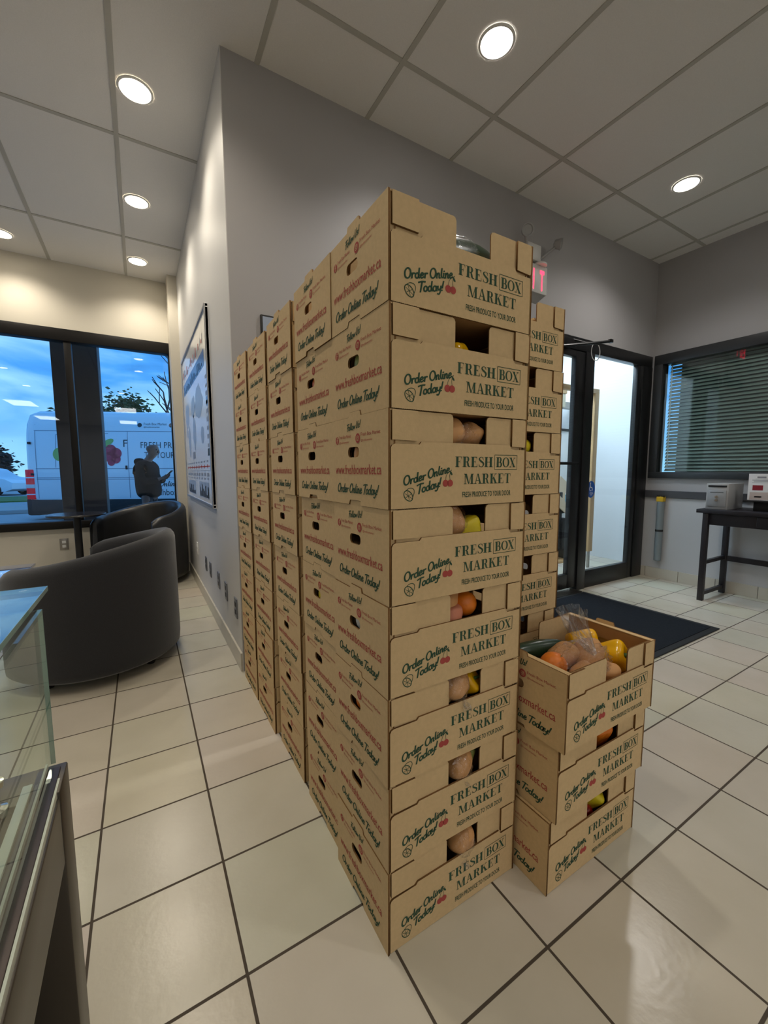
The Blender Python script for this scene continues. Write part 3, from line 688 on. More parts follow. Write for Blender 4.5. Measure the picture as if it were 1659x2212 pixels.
def film_bag(label, loc, r, tail=None, squash=(1, 1, 1), seedv=0, rot=(0,0,0), amp=.22):
    bm = bmesh.new(); bmesh.ops.create_icosphere(bm, subdivisions=6 if r > .07 else 5, radius=1)
    for v in bm.verts:
        p = v.co.copy()
        q = p*2.2+Vector((seedv, seedv*.7, 0))
        n = noise.noise(q)*.6+abs(noise.noise(q*2.3))*.7+(.25-abs(noise.noise(q*5.1)))*.45
        v.co = Vector((p.x*squash[0], p.y*squash[1], p.z*squash[2]))*r*(1+amp*(n-.35))
    o = link('produce_bag', to_mesh('produce_bag', bm, ang=180), FILM); tag(o, label, 'plastic bag'); o.location = loc; o.rotation_euler = rot
    if tail:
        # gathered neck opening into a crumpled, flattened mouth
        a, b = Vector(tail[0]), Vector(tail[1]); d = (b-a); u, v2 = frame_basis(d); bm = new(); rings = []; n1, n2 = 22, 72
        for k in range(n1):
            t = k/(n1-1); wd = tail[2]*(.12+.88*t**.7); ring = []
            for m in range(n2):
                an = 2*PI*m/n2; p = a+d*t*(1-.16*math.sin(an+1)*t)+u*math.cos(an)*wd+v2*math.sin(an)*wd*(.55-.35*t)
                q = Vector((math.cos(an)*3, math.sin(an)*3, t*2.5))+Vector((seedv, 0, 0))
                p += (u*noise.noise(q)+v2*noise.noise(q+Vector((9, 0, 0))))*wd*.55
                p += v2*math.sin(an*13+seedv)*wd*.10*(1-.5*t)
                ring.append(bm.verts.new(p))
            rings.append(ring)
        for p, q in zip(rings, rings[1:]):
            for m in range(n2): bm.faces.new((p[m], p[(m+1) % n2], q[(m+1) % n2], q[m]))
        link('gathered_neck', to_mesh('gathered_neck', bm, ang=180), FILM, o)
    return o
OR, LE, PO, PP, ON = ('orange', ORANGE), ('lemon', LEMON), ('potato', TATER), ('potato', PEACH), ('onion', ONION)
G = 'produce showing in the box windows'
# front stack, from the top box down
produce('squash', 'dark green squash rising out of the open topmost box of the front stack', ('squash', DKGREEN), at('A', 7, .222, .082, .152), .055, (0, PI/2, PI/2-.1+PI/2), G)
film_bag('clear film bag around the dark green squash on top of the front stack', at('A', 7, .225, .082, .152), .062, squash=(1.85, .95, .98), seedv=4, amp=.08)
produce('pepper', 'yellow bell pepper in the window of the front stack, seventh box up', ('pepper', YELLOW), at('A', 6, .205, .052, .128), .036, (1.3, .2, .4), G)
produce('potato', 'left pale potato in film, window of the front stack, sixth box up', PO, at('A', 5, .198, .045, .165), .032, (0, .5, 0), G)
produce('potato', 'right pale potato in film, window of the front stack, sixth box up', PO, at('A', 5, .254, .047, .163), .031, (.5, 1.0, 0), G)
film_bag('clear plastic bag of potatoes showing in the front stack, sixth box up', at('A', 5, .226, .048, .163), .046, squash=(1.35, .85, .85), seedv=1)
produce('potato', 'brown potato beside a yellow pepper, front stack, fifth box up', PO, at('A', 4, .200, .046, .165), .034, (0, .2, .3), G)
film_bag('clear film over the potato in the front stack, fifth box up', at('A', 4, .200, .046, .165), .041, squash=(1, .95, 1.05), seedv=2)
produce('pepper', 'yellow pepper tinged green, front stack, fifth box up', ('pepper', LEMON), at('A', 4, .250, .046, .146), .030, (.4, 1.35, .2), G)
produce('potato', 'brown potato in film, front stack, fourth box up', PO, at('A', 3, .206, .062, .170), .032, (0, .9, .3), G)
produce('potato', 'pink potato at the lower left of the front stack window, fourth box up', PP, at('A', 3, .203, .036, .140), .026, (.3, 1.2, .3), G)
produce('orange', 'orange at the right of the front stack window, fourth box up', OR, at('A', 3, .254, .048, .160), .032, (.4, .3, .3), G)
produce('potato', 'pale potato in the bag bulging from the front stack, third box up', PO, at('A', 2, .213, .030, .168), .031, (.3, .9, .3), G)
produce('onion', 'small pale onion at the left of the window, front stack, third box up', ON, at('A', 2, .182, .035, .150), .022, (.3, .4, .3), G)
film_bag('clear plastic bag bulging out of the front stack, third box up', at('A', 2, .205, .022, .172), .038, squash=(1.05, .95, 1.0), seedv=6, tail=((.012, -.02, -.028), (.020, -.032, -.052), .016))
produce('pepper', 'orange-yellow pepper behind the bag, front stack, third box up', ('pepper', YELLOW), at('A', 2, .272, .052, .150), .030, (.9, .3, .3), G)
produce('potato', 'pale potato in the bag, front stack, second box up', PO, at('A', 1, .226, .028, .164), .031, (.3, .7, .3), G)
film_bag('clear plastic bag pushed against the window, front stack, second box up', at('A', 1, .224, .026, .162), .038, squash=(1.1, .9, .95), seedv=8, tail=((.0, -.015, -.028), (.004, -.022, -.045), .018))
produce('pepper', 'green stemmed vegetable at the right of the front stack window, second box up', ('pepper', LIME), at('A', 1, .275, .045, .160), .018, (0, .3, .3), G)
produce('potato', 'pale potato in the bag of the bottom box of the front stack', PO, at('A', 0, .236, .024, .160), .031, (.6, .7, .3), G)
film_bag('clear plastic bag hanging out of the bottom box of the front stack', at('A', 0, .234, .022, .158), .038, squash=(1.0, .9, 1.05), seedv=11, tail=((-.004, -.012, -.03), (-.010, -.022, -.052), .018))
# behind the hand holes of the long wall of stacks
def hole(key, i, kind, label, cat, s, rot=(0, .3, 0)): return produce(kind, label, cat, at(key, i, .0065+s, D-.119, .124), s, rot, 'produce behind the hand holes')
hole('A', 6, 'avocado', 'pale green fruit behind the hand hole, front stack, seventh box up', ('fruit', LIME), .032)
hole('A', 5, 'potato', 'pale potato behind the hand hole, front stack, sixth box up', PO, .034)
hole('A', 3, 'onion', 'white bulb behind the hand hole, front stack, fourth box up', ('onion', WHITEF), .034)
hole('A', 2, 'orange', 'orange behind the hand hole of the front stack, third box up', OR, .034)
hole('B', 6, 'orange', 'orange behind the hand hole, second stack, seventh box up', OR, .032)
hole('B', 3, 'lemon', 'lemon behind the hand hole, second stack, fourth box up', LE, .026)
hole('C', 4, 'orange', 'red fruit behind the hand hole, third stack, fifth box up', ('fruit', REDV), .030)
bm = new(); box(bm, 0, -.025, -.012, .002, .012, .012); 
pl = link('paper_sheet', bm, WHITEF); tag(pl, 'white paper corner behind the hand hole, second stack, sixth box up', 'paper'); pl.location = at('B', 5, .026, D-.115, .122); pl.rotation_euler = (.6, 0, .3)
# stack behind the low stack
produce('lemon', 'lemon peeking from the window of the stack behind, sixth box up', LE, at('R', 5, .262, .045, .158), .028, (0, 1.2, 0), G)
produce('orange', 'orange peeking from the topmost box of the stack behind', OR, at('R', 7, .262, .05, .140), .030, (0, 0, 0), G)
# low stack: open top box
produce('cucumber', 'dark green cucumber at the back left of the open low box', ('cucumber', DKGREEN), at('L', 2, .140, .205, .160), .027, (0, PI/2, -.2))
produce('orange', 'orange in the bag at the left of the open low box', OR, at('L', 2, .090, .105, .165), .036, (.5, .3, 0))
produce('potato', 'large tan potato at the bottom of the bag in the low box', PO, at('L', 2, .165, .062, .130), .038, (0, 1.2, .3))
produce('potato', 'tan potato leaning to the right of the bag in the low box', PO, at('L', 2, .232, .098, .165), .040, (.5, .5, .5))
produce('potato', 'tan potato at the front right of the bag, touching the low window', PO, at('L', 2, .250, .050, .125), .032, (1, .9, .5))
produce('potato', 'tan potato in the middle of the bag in the low box', PO, at('L', 2, .165, .130, .165), .036, (1, .3, .5))
film_bag('large clear plastic bag of fruit and potatoes in the open low box', at('L', 2, .175, .085, .160), .085, squash=(1.32, .80, .68), seedv=3, amp=.30,
         tail=((.010, -.040, .035), (.000, .035, .140), .050))
produce('pepper', 'front yellow pepper against the right wall of the open low box', ('pepper', YELLOW), at('L', 2, .335, .085, .140), .042, (1.2, .2, .2))
produce('pepper', 'rear yellow pepper behind the other pepper in the open low box', ('pepper', YELLOW), at('L', 2, .335, .180, .150), .040, (1.5, .4, 1.0))
produce('pepper', 'orange pepper with green stem in the middle low box window', ('pepper', ORANGE), at('L', 1, .252, .058, .140), .039, (.2, -.3, .3))
produce('pepper', 'yellow pepper in the window of the bottom low box', ('pepper', LEMON), at('L', 0, .258, .060, .135), .037, (.6, .2, .3))
produce('orange', 'red fruit at the lower left of the bottom low box window', ('fruit', REDV), at('L', 0, .222, .042, .105), .026)

# ================================================================== CHAIRS
def tub_chair(loc, R, a0, a1, rim, m, label, foot_h=.055, seat_h=.40, th=.085):
    """barrel chair; open between a1 and a0+2pi; rim(a) gives the height of the shell"""
    t = thing('tub_chair', label, 'armchair', loc)
    bm = new(); rings = []; n = 72
    for k in range(n+1):
        a = a0+(a1-a0)*k/n; h = rim(a); e = min(1, min(k, n-k)/4); h -= .035*(1-e)**2
        tt = th*(.72+.28*e)
        prof = [(R-.02, foot_h), (R-.004, foot_h+.015), (R, foot_h+.06), (R, h*.6), (R-.002, h-.055), (R-.008, h-.03), (R-.022, h-.010), (R-.043, h), (R-.043-.0, h), (R-tt+.018, h-.010), (R-tt+.005, h-.03), (R-tt, h-.06), (R-tt, h*.62), (R-tt, seat_h-.1), (R-tt, foot_h)]
        rings.append([bm.verts.new((r*math.cos(a), r*math.sin(a), z)) for r, z in prof])
    m_ = len(rings[0])
    for p, q in zip(rings, rings[1:]):
        for i in range(m_): bm.faces.new((p[i], p[(i+1) % m_], q[(i+1) % m_], q[i]))
    bm.faces.new(rings[0]); bm.faces.new(rings[-1][::-1])
    link('curved_back', to_mesh('curved_back', bm, ang=60), m, t)
    bm = new(); rr = R-th-.004
    lathe(bm, [(rr-.01, foot_h+.01), (rr, foot_h+.03), (rr, seat_h-.13), (rr-.01, seat_h-.12)], seg=48); link('seat_base', to_mesh('seat_base', bm), m, t)
    bm = new(); lathe(bm, [(rr-.04, seat_h-.119), (rr-.008, seat_h-.10), (rr-.002, seat_h-.06), (rr-.012, seat_h-.02), (rr-.05, seat_h), (.1, seat_h+.012), (.01, seat_h+.013)], seg=48); link('seat_cushion', to_mesh('seat_cushion', bm), m, t)
    for k in range(4):
        a = a0+.5+k*PI/2; x, y = (R-.10)*math.cos(a), (R-.10)*math.sin(a)
        bm = new(); lathe(bm, [(.02, 0), (.024, .006), (.028, foot_h+.005), (.028, foot_h+.012)], (x, y, 0), 12); link('foot', bm, RUBBER, t)
    return t
def rimfn(top, low, peak, spread):
    def f(a):
        d = (a-peak+PI) % (2*PI)-PI
        k = .5+.5*math.cos(max(-PI, min(PI, d/spread*PI)))
        return low+(top-low)*k
    return f
tub_chair((-.255, 2.865, 0), .425, math.radians(-158), math.radians(98), rimfn(.765, .625, math.radians(-12), math.radians(150)), FABRIC, 'charcoal grey fabric tub chair standing nearest, in front of the black one')
tub_chair((-.028, 4.745, 0), .425, math.radians(-76), math.radians(172), rimfn(.80, .665, math.radians(38), math.radians(135)), LEATHER, 'black leather tub chair in the corner under the window')

# small round black table
rt_ = thing('round_side_table', 'round black side table before the window, left of the leather chair', 'table', (-.53, 4.74, 0))
link('tabletop', lathe(new(), [(.21, .70), (.228, .704), (.232, .712), (.228, .72), (.2, .722), (.01, .722)], seg=48), mat('black_laminate', lin(26, 26, 30), .22), rt_)
link('pedestal', lathe(new(), [(.03, .02), (.03, .70)], seg=20), RUBBER, rt_)
link('foot_plate', lathe(new(), [(.19, 0), (.19, .008), (.05, .02), (.01, .02)], seg=36), RUBBER, rt_)
# pale glass coffee table glimpsed at the left
ct = thing('coffee_table', 'low table with shiny pale top, at the left edge beyond the grey chair', 'table', (-1.1, 3.52, 0))
link('tabletop', box(new(), -.40, -.30, .435, .415, .27, .452, bev=.003), mat('pale_glossy_top', lin(150, 165, 200), .06, spec=.9, coat=1), ct)
for sx_, sy_ in ((-.34, -.25), (.35, -.25), (-.34, .22), (.35, .22)): link('leg', box(new(), sx_-.02, sy_-.02, 0, sx_+.02, sy_+.02, .435), STEEL, ct)

# ================================================================== POSTER AND WALL PLATES
po = thing('framed_poster', 'tall framed map poster with timeline on the pale left wall', 'poster', (WX, 3.80, .86))
PW = 1.70; PH = 1.335   # drawn x from far edge (0) to near edge (PW)
PM = Matrix.Translation((0, -3.80+4.655, 0)) @ Matrix(((0,0,-1,0),(-1,0,0,0),(0,1,0,0),(0,0,0,1)))
bm = new(); box(bm, 0, 0, .001, PW, PH, .018); me = to_mesh('sheet', bm, False); me.transform(PM); sh = link('sheet', me, PAPER, po)
bm = new()
for a in ((0, 0, PW, .022), (0, PH-.022, PW, PH), (0, .022, .022, PH-.022), (PW-.022, .022, PW, PH-.022)): box(bm, a[0], a[1], .0005, a[2], a[3], .026, bev=.003)
me = to_mesh('frame', bm, False); me.transform(PM); link('frame', me, mat('silver_frame', lin(176, 176, 178), .35, metal=.7), po)
bm = new()
q4 = lambda x0, y0, x1, y1, mi: quad(bm, [(x0, y0), (x1, y0), (x1, y1), (x0, y1)], mi)
q4(.08, .98, PW-.16, 1.09, 0)
pr = random.Random(5)
for k in range(26): xx = .1+k*.055; q4(xx, 1.12+pr.uniform(0, .03), xx+pr.uniform(.02, .045), 1.15+pr.uniform(.0, .07), 2 if k % 3 else 4)
for k in range(22): xx = .1+k*.062; hh = pr.uniform(.02, .08); q4(xx, .98+pr.uniform(0, .02), xx+.03, .99+hh, 1)
for cx, cy, rx, ry in ((.30, .78, .17, .12), (.42, .52, .09, .15), (.78, .80, .16, .10), (.80, .58, .11, .15), (1.15, .78, .24, .14), (1.30, .52, .10, .07), (.25, .62, .05, .06)):
    pts = [(cx+rx*math.cos(2*PI*k/18)*pr.uniform(.7, 1.1), cy+ry*math.sin(2*PI*k/18)*pr.uniform(.7, 1.1)) for k in range(18)]
    for k in range(18): quad(bm, [(cx, cy), pts[k], pts[(k+1) % 18]], 1)
for k in range(9): q4(PW-.15, .42+k*.058, PW-.06-pr.uniform(0, .03), .435+k*.058+pr.uniform(0, .02), 2)
q4(PW-.14, .70, PW-.07, .76, 0); q4(.62, .36, .80, .42, 2); q4(PW-.16, .36, PW-.07, .41, 3)
q4(.10, .283, PW-.10, .291, 4); q4(.10, .255, PW-.10, .258, 2)
for k in range(9): xx = .16+k*.165; q4(xx, .273, xx+.03, .301, 4); q4(xx-.02, .318, xx+.06, .33, 2); q4(xx-.03, .215, xx+.08, .24, 2); q4(xx-.03, .19, xx+.05, .203, 2)
for x0 in (.16, .98):
    q4(x0, .05, x0+.55, .17, 1)
    for k in range(8): xx = x0+.02+k*.065; q4(xx, .055, xx+.045, .075+pr.uniform(0, .085), 3)
link('poster_print', flat_mesh('poster_print', bm, PM, .0186), [BLUEINK, PALEINK, TEXTINK, GREYINK, RED], sh)

WPLATE = mat('steel_wall_plate', lin(120, 122, 128), .35, metal=.5)
def plate(y, z, m, label, slots=True, wdt=.072, hgt=.115):
    t = thing('wall_plate', label, 'wall plate', (WX, y, z), group='wall plates low on the left wall')
    me = to_mesh('cover', box(new(), -.007, -wdt/2, -hgt/2, -.0003, wdt/2, hgt/2, bev=.002)); link('cover', me, m, t)
    for s in (-1, 1): link('socket', box(new(), -.0095, -.017, s*.022-.014, -.006, .017, s*.022+.014, bev=.002), mat('socket_face', lin(60, 60, 64), .4) if m is not WHITEP else WHITEP, t)
    return t
plate(4.19, .385, WHITEP, 'white double outlet low on the left wall, furthest of the wall plates')
for i, (y, z, n) in enumerate(((3.61, .35, 'metal wall plate, second from the window on the left wall'), (3.37, .35, 'metal wall plate in the middle of the row on the left wall'), (2.985, .355, 'metal wall plate third from the grey corner on the left wall'), (2.70, .35, 'metal wall plate second from the grey corner on the left wall'), (2.395, .33, 'metal wall plate nearest the box stacks on the left wall'))):
    plate(y, z, WPLATE, n)
ol = thing('window_wall_outlet', 'metal outlet plate on the cream wall under the window', 'wall outlet', (-.706, NY, .374))
link('cover', box(new(), -.036, -.007, -.058, .036, -.0003, .058, bev=.002), STEEL, ol)
for s in (-1, 1): link('socket', box(new(), -.016, -.0095, s*.022-.014, .016, -.006, s*.022+.014, bev=.002), WHITEP, ol)
# small dark framed picture on the grey wall behind the stacks
pf = thing('small_frame', 'small black framed sheet on the grey wall behind the box stacks', 'picture frame', (.74, WY, 1.83))
link('frame', box(new(), -.15, -.016, -.11, .15, -.0005, .105, bev=.003), RUBBER, pf)
link('sheet', box(new(), -.14, -.018, -.10, .14, -.0155, .095), PALEINK, pf)

# ================================================================== EXIT SIGN
ex = thing('exit_sign', 'white EXIT sign with red letters and lamp head on the grey wall', 'exit sign', (2.640, WY, 2.45))
link('housing', box(new(), -.165, -.055, .02, .165, -.0005, .225, bev=.006), WHITEP, ex)
bm = new()
for ch, xa, xb in (('E', -.125, -.072), ('X', -.060, -.012), ('I', .004, .016), ('T', .080, .128)): sans(bm, ch, xa, xb, .045, .150, 0, .02)
link('exit_letters', flat_mesh('exit_letters', bm, Matrix.Translation((0, -.0556, 0)) @ FRONT), mat('exit_red', lin(255, 40, 60), .5, emit=((1, .03, .08), 2.2)), ex)
bm = new(); vs = [bm.verts.new(p) for p in ((-.10, -.0005, 0), (.11, -.0005, 0), (.11, -.0005, -.035), (-.10, -.0005, -.035), (-.16, -.05, .021), (.16, -.05, .021))]
bm.faces.new((vs[0], vs[1], vs[2], vs[3])); bm.faces.new((vs[4], vs[5], vs[1], vs[0])); bm.faces.new((vs[4], vs[5], vs[2], vs[3])); bm.faces.new((vs[5], vs[1], vs[2])); bm.faces.new((vs[4], vs[0], vs[3]))
link('wall_bracket', to_mesh('wall_bracket', bm, False), LGREY, ex)
link('lamp_canopy', lathe(new(), [(.055, .224), (.055, .235), (.04, .248), (.01, .25)], (.09, -.04, 0), 24), WHITEP, ex)
link('lamp_bar', box(new(), -.05, -.045, .255, .10, -.0005, .375, bev=.008), WHITEP, ex)
for sgn, xx in ((-1, -.12), (1, .235)):
    h_ = link('lamp_head', lathe(new(), [(.012, -.03), (.030, -.022), (.040, .02), (.044, .03), (.038, .028), (.034, .018), (.01, .012)], seg=24), LGREY, ex, (xx, -.085, .405), (PI/2+.25, 0, .5*sgn))
    link('lamp_arm', tube(new(), [(sgn*.07+.02, -.03, .27), (sgn*.11+.03, -.06, .32), (xx, -.075, .395)], .010, 8), LGREY, ex)

# ================================================================== RIGHT SIDE: table, drop box, sign, tube, mat
tb = thing('console_table', 'dark espresso wooden console table against the right wall', 'table', (4.28, .85, 0))
TY0, TY1 = -.30, .72
link('tabletop', box(new(), -.235, TY0-.05, .752, .255, TY1+.035, .784, bev=.003), ESPRESSO, tb)
for (x, y) in ((-.205, TY1-.03), (.215, TY1-.03), (-.205, TY0+.03), (.215, TY0+.03)): link('leg', box(new(), x-.02, y-.02, 0, x+.02, y+.02, .752, bev=.003), ESPRESSO, tb)
link('apron', box(new(), -.205, TY0+.05, .655, -.188, TY1-.05, .752, bev=.002), ESPRESSO, tb)
link('apron', box(new(), .20, TY0+.05, .655, .218, TY1-.05, .752, bev=.002), ESPRESSO, tb)
dw = link('drawer', box(new(), -.213, TY0+.10, .668, -.2055, TY1-.36, .745, bev=.003), ESPRESSO, tb)
link('drawer_knob', lathe(new(), [(.006, .0), (.006, .012), (.012, .018), (.008, .024), (.002, .025)], (-.213, .15, .706), 14, axis='X'), STEEL, dw).scale = (1, 1, 1)
for yy in (TY1-.03, TY0+.03):
    link('stretcher', box(new(), -.185, yy-.012, .315, .195, yy+.012, .345), ESPRESSO, tb); link('stretcher', box(new(), -.185, yy-.012, .045, .195, yy+.012, .075), ESPRESSO, tb)
link('stretcher', box(new(), .20, TY0+.05, .30, .228, TY1-.05, .345), ESPRESSO, tb)

db = thing('drop_box', 'small grey metal drop box with black slot on the console table', 'drop box', (4.12, 1.495, .784))
link('body', box(new(), 0, -.076, 0, .30, .076, .215, bev=.004), LGREY, db)
dd = link('door', box(new(), -.006, -.064, .022, -.0005, .064, .160, bev=.003), mat('grey_door_metal', lin(150, 153, 156), .4), db)
link('slot', box(new(), -.0025, -.064, .185, -.0004, .064, .200), RUBBER, db)
bm = new()
for k in range(14): quad(bm, [(-.045+k*.0065, .138), (-.040+k*.0065, .138), (-.040+k*.0065, .144), (-.045+k*.0065, .144)])
me = flat_mesh('door_lettering', bm, Matrix(((0,0,-1,-.0062),(-1,0,0,0),(0,1,0,0),(0,0,0,1))), .0004); link('door_lettering', me, GREYINK, dd)
link('lock', lathe(new(), [(.012, -.012), (.012, -.006), (.002, -.012)], (0, 0, .105), 16, axis='X'), CHROME, dd); link('lock', lathe(new(), [(.010, -.012), (.010, -.006), (.002, -.012)], (0, 0, .078), 16, axis='X'), CHROME, dd)

fs = thing('flyer_board', 'white printed flyer board standing on the console table, right edge', 'sign', (4.22, 1.06, .784))
FM = Matrix(((0,0,-1,0),(-1,0,0,0),(0,1,0,0),(0,0,0,1)))
link('stand_base', box(new(), -.02, -.24, 0, .14, .22, .075, bev=.004), RUBBER, fs); 
link('shelf', box(new(), -.06, -.27, .075, .12, .275, .084), RUBBER, fs)
bm = new(); box(bm, .0, -.27, .086, .008, .268, .296); bd = link('board', to_mesh('board', bm, False), PAPER, fs)
bm = new()
for x0, y0, x1, y1, mi in ((-.215,.262,-.16,.275,0),(-.225,.254,-.15,.257,0),(-.245,.244,-.12,.248,0),(-.235,.234,-.135,.238,0),(-.245,.224,-.13,.227,0),(-.24,.165,-.175,.205,1),(-.255,.09,-.10,.15,2),(-.225,.108,-.18,.118,0),(-.10,.125,-.02,.19,3),(-.06,.20,.2,.25,2)): quad(bm, [(x0,y0),(x1,y0),(x1,y1),(x0,y1)], mi)
link('flyer_print', flat_mesh('flyer_print', bm, FM, .0005), [TEXTINK, mat('dark_red_ink', lin(140, 30, 44), .5), mat('beige_ink', lin(196, 182, 176), .5), mat('sky_blue_ink', lin(70, 130, 190), .5)], bd)

tu = thing('grey_tube', 'long grey tube with yellow clips hanging on the right wall', 'tube', (RX-.038, 2.098, .19))
link('tube_body', lathe(new(), [(.028, 0), (.033, .006), (.033, .60), (.028, .606)], seg=20), mat('grey_tube_plastic', lin(128, 138, 142), .35), tu)
YL = mat('yellow_plastic', lin(220, 180, 30), .5)
link('top_clip', box(new(), -.03, -.032, .605, .03, .032, .655, bev=.006), YL, tu)
for s in (-1, 1): link('clip_knob', lathe(new(), [(.012, .645), (.014, .662), (.008, .672), (.002, .672)], (-.01, s*.022, 0), 12), RUBBER, tu)
link('band', lathe(new(), [(.0335, .30), (.0345, .305), (.0345, .318), (.0335, .322)], seg=20), RUBBER, tu)

bm = new(); box(bm, 1.95, 1.166, .0005, 3.428, 2.195, .009, bev=.003, mi=1)
for k in range(1): box(bm, 1.99, 1.206, .008, 3.388, 2.165, .0125, bev=.002, mi=0)
me = to_mesh('entrance_mat', bm, False); mo = link('entrance_mat', me, [MATMAT, mat('mat_rubber_edge', lin(22, 24, 27), .7)]); tag(mo, 'dark charcoal entrance mat on the tiles before the glazed door', 'mat')

# ================================================================== GLASS COUNTER
gc = thing('display_counter', 'metal and glass display counter at the left edge of the room', 'counter', (-.62, .30, 0))
GX, GY = -.145, .817     # corner of the glass case
def gl(*a, bev=0): return loc_box(gc, *a, bev=bev)
link('glass_side', gl(GX-.006, -.25, .632, GX, GY, .893), CGLASS, gc); link('glass_back', gl(-1.10, GY-.006, .632, GX-.0065, GY, .893), CGLASS, gc)
link('glass_edge', gl(GX-.0062, GY+.0001, .632, GX+.0002, GY+.0008, .893), GEDGE, gc)
ld_ = link('glass_lid', gl(-1.10, -.25, .894, -.157, .942, .902), LIDG, gc)
link('lid_edge', gl(-.1569, -.25, .8938, -.1562, .942, .9022), GEDGE, ld_)
link('lid_edge', gl(-1.1, .9421, .8938, -.1562, .9426, .9022), GEDGE, ld_)
for (x, y) in ((-.235, .80), (-.235, .2)): link('lid_screw', lathe(new(), [(.014, .902), (.0145, .907), (.011, .911), (.002, .912)], (x+.62, y-.30, 0), 20), CHROME, ld_)
link('glass_standoff', lathe(new(), [(.016, .620), (.016, .63), (.008, .633), (.008, .662), (.014, .664), (.014, .672), (.002, .673)], (-.205+.62, .745-.3, 0), 18), CHROME, gc)
CH = mat('bronze_channel', lin(58, 46, 42), .4, metal=.4); PS = mat('pale_seal', lin(206, 212, 200), .4)
link('pale_seal', gl(GX-.036, -.25, .612, GX-.024, GY-.03, .627, bev=.001), PS, gc)
link('metal_rail', gl(GX-.0135, -.25, .612, GX-.0105, GY+.004, .632), PS, gc)
link('rail_channel', gl(GX-.024, -.25, .604, GX+.006, GY+.002, .624, bev=.001), CH, gc)
link('metal_rail', gl(GX+.0062, -.25, .600, GX+.0092, GY-.03, .623), PS, gc)
link('deck', gl(-1.10, -.25, .575, GX-.056, GY, .600), LGREY, gc)
link('apron', gl(GX-.056, -.25, .50, GX+.012, GY-.062, .612, bev=.003), DKMETAL, gc)
link('leg_panel', gl(GX-.30, GY-.061, 0, GX+.013, GY+.018, .620, bev=.003), DKMETAL, gc)
link('leg_panel', gl(-1.10, GY-.061, 0, -.98, GY+.018, .60, bev=.003), DKMETAL, gc)
link('leg_panel', gl(GX-.30, -.25, 0, GX+.012, -.19, .50, bev=.003), DKMETAL, gc)
link('recess_shade_block', gl(-1.08, -.18, .0, GX-.06, GY-.064, .50), mat('painted_recess_shade', lin(5, 5, 5), .9, spec=.1), gc)  # near-black block in place of the shade inside the open base

# ================================================================== VESTIBULE CONTENTS
ki = thing('display_kiosk', 'light oak framed kiosk in the vestibule behind the glass door', 'kiosk', (4.2, 3.0, 0))
for (x, y) in ((.135, -.26), (-.75, -.26)): 
    pst = link('post', box(new(), x, y, .19, x+.075, y+.04, 1.95, bev=.003), OAK, ki)
    link('metal_foot', box(new(), x+.02, y+.01, 0, x+.05, y+.03, .19), STEEL, ki)
link('top_rail', box(new(), -.75, -.26, 1.95, .21, -.20, 2.0, bev=.003), OAK, ki)
cn = thing('canopy', 'beige canopy with bright lower edge seen through the door glass', 'canopy', (4.4, 3.4, 1.9))
bm = new(); box(bm, -.45, 0, .02, .35, .35, .19, bev=.01); link('hood', bm, mat('beige_laminate', lin(198, 188, 160), .5), cn); link('hood_rim', box(new(), -.46, -.01, .19, .36, .36, .235, bev=.005), OAK, cn)
link('hood_bracket', box(new(), .33, .05, .02, .63, .12, .1), STEEL, cn)
wc = thing('white_cabinet', 'white cabinet with grey dispenser, behind the door glass', 'cabinet', (4.45, 3.4, 0))
link('body', box(new(), -.42, 0, .12, .40, .40, 1.62, bev=.006), WHITEP, wc); link('dispenser', box(new(), -.17, -.06, 1.27, .07, -.001, 1.55, bev=.01), LGREY, wc)
link('worktop', box(new(), -.43, -.02, 1.62, .42, .42, 1.645), RUBBER, wc); link('plinth', box(new(), -.42, .0, 0, .40, .40, .12), OAK, wc)
bmk = thing('black_machine', 'black upright machine on the white cabinet behind the door glass', 'machine', (4.33, 3.5, 1.645))
link('body', box(new(), -.2, 0, 0, .08, .2, .26, bev=.02), RUBBER, bmk); link('tower', box(new(), -.10, -.08, .02, .06, .0, .24, bev=.015), RUBBER, bmk); link('drip_tray', box(new(), -.2, -.12, 0, .08, -.005, .03, bev=.004), RUBBER, bmk)
le = thing('leaning_board', 'white board leaning beside the black machine behind the door glass', 'board', (4.55, 3.46, 1.645))
link('panel', box(new(), -.06, 0, 0, .08, .012, .24), WHITEP, le, None, (.0, .35, 0)); link('edge', box(new(), -.065, -.002, 0, -.06, .014, .24), STEEL, le, None, (.0, .35, 0))
ea = thing('easel', 'black easel base with tilted brown paper board in the vestibule', 'easel', (4.33, 3.1, .031))
link('paper_board', box(new(), -.16, -.006, 0, .16, .006, .40), mat('tan_paper', lin(196, 178, 150), .7), ea, (.02, 0, .60), (-.25, .55, 0))
link('cross_bar', box(new(), -.22, .02, .55, .22, .05, .60, bev=.01), RUBBER, ea, None, (0, -.1, 0)); link('mast', box(new(), .0, .03, .12, .06, .07, .82, bev=.008), RUBBER, ea)
for s in (-1, 1): link('leg', box(new(), s*.10-.06, .0, .12, s*.10+.06, .10, .50, bev=.02), RUBBER, ea)
for s in (-1, 1): link('foot', box(new(), s*.14-.02, -.03, .0, s*.14+.02, .12, .13, bev=.008), RUBBER, ea)
pk = link('oak_plank', box(new(), 3.95, 3.05, .001, 4.62, 3.32, .03, bev=.003), OAK); tag(pk, 'light oak board on the vestibule floor under the easel', 'plank')
wbt = thing('water_bottle', 'clear blue water bottle on the easel bar behind the door glass', 'bottle', (4.47, 3.14, .60))
link('bottle_body', lathe(new(), [(.03, 0), (.033, .01), (.033, .15), (.015, .20), (.013, .215)], seg=20), mat('blue_clear_plastic', lin(120, 190, 225), .1, trans=.5), wbt); link('cap', lathe(new(), [(.015, .215), (.015, .235), (.002, .235)], seg=16), WHITEP, wbt)

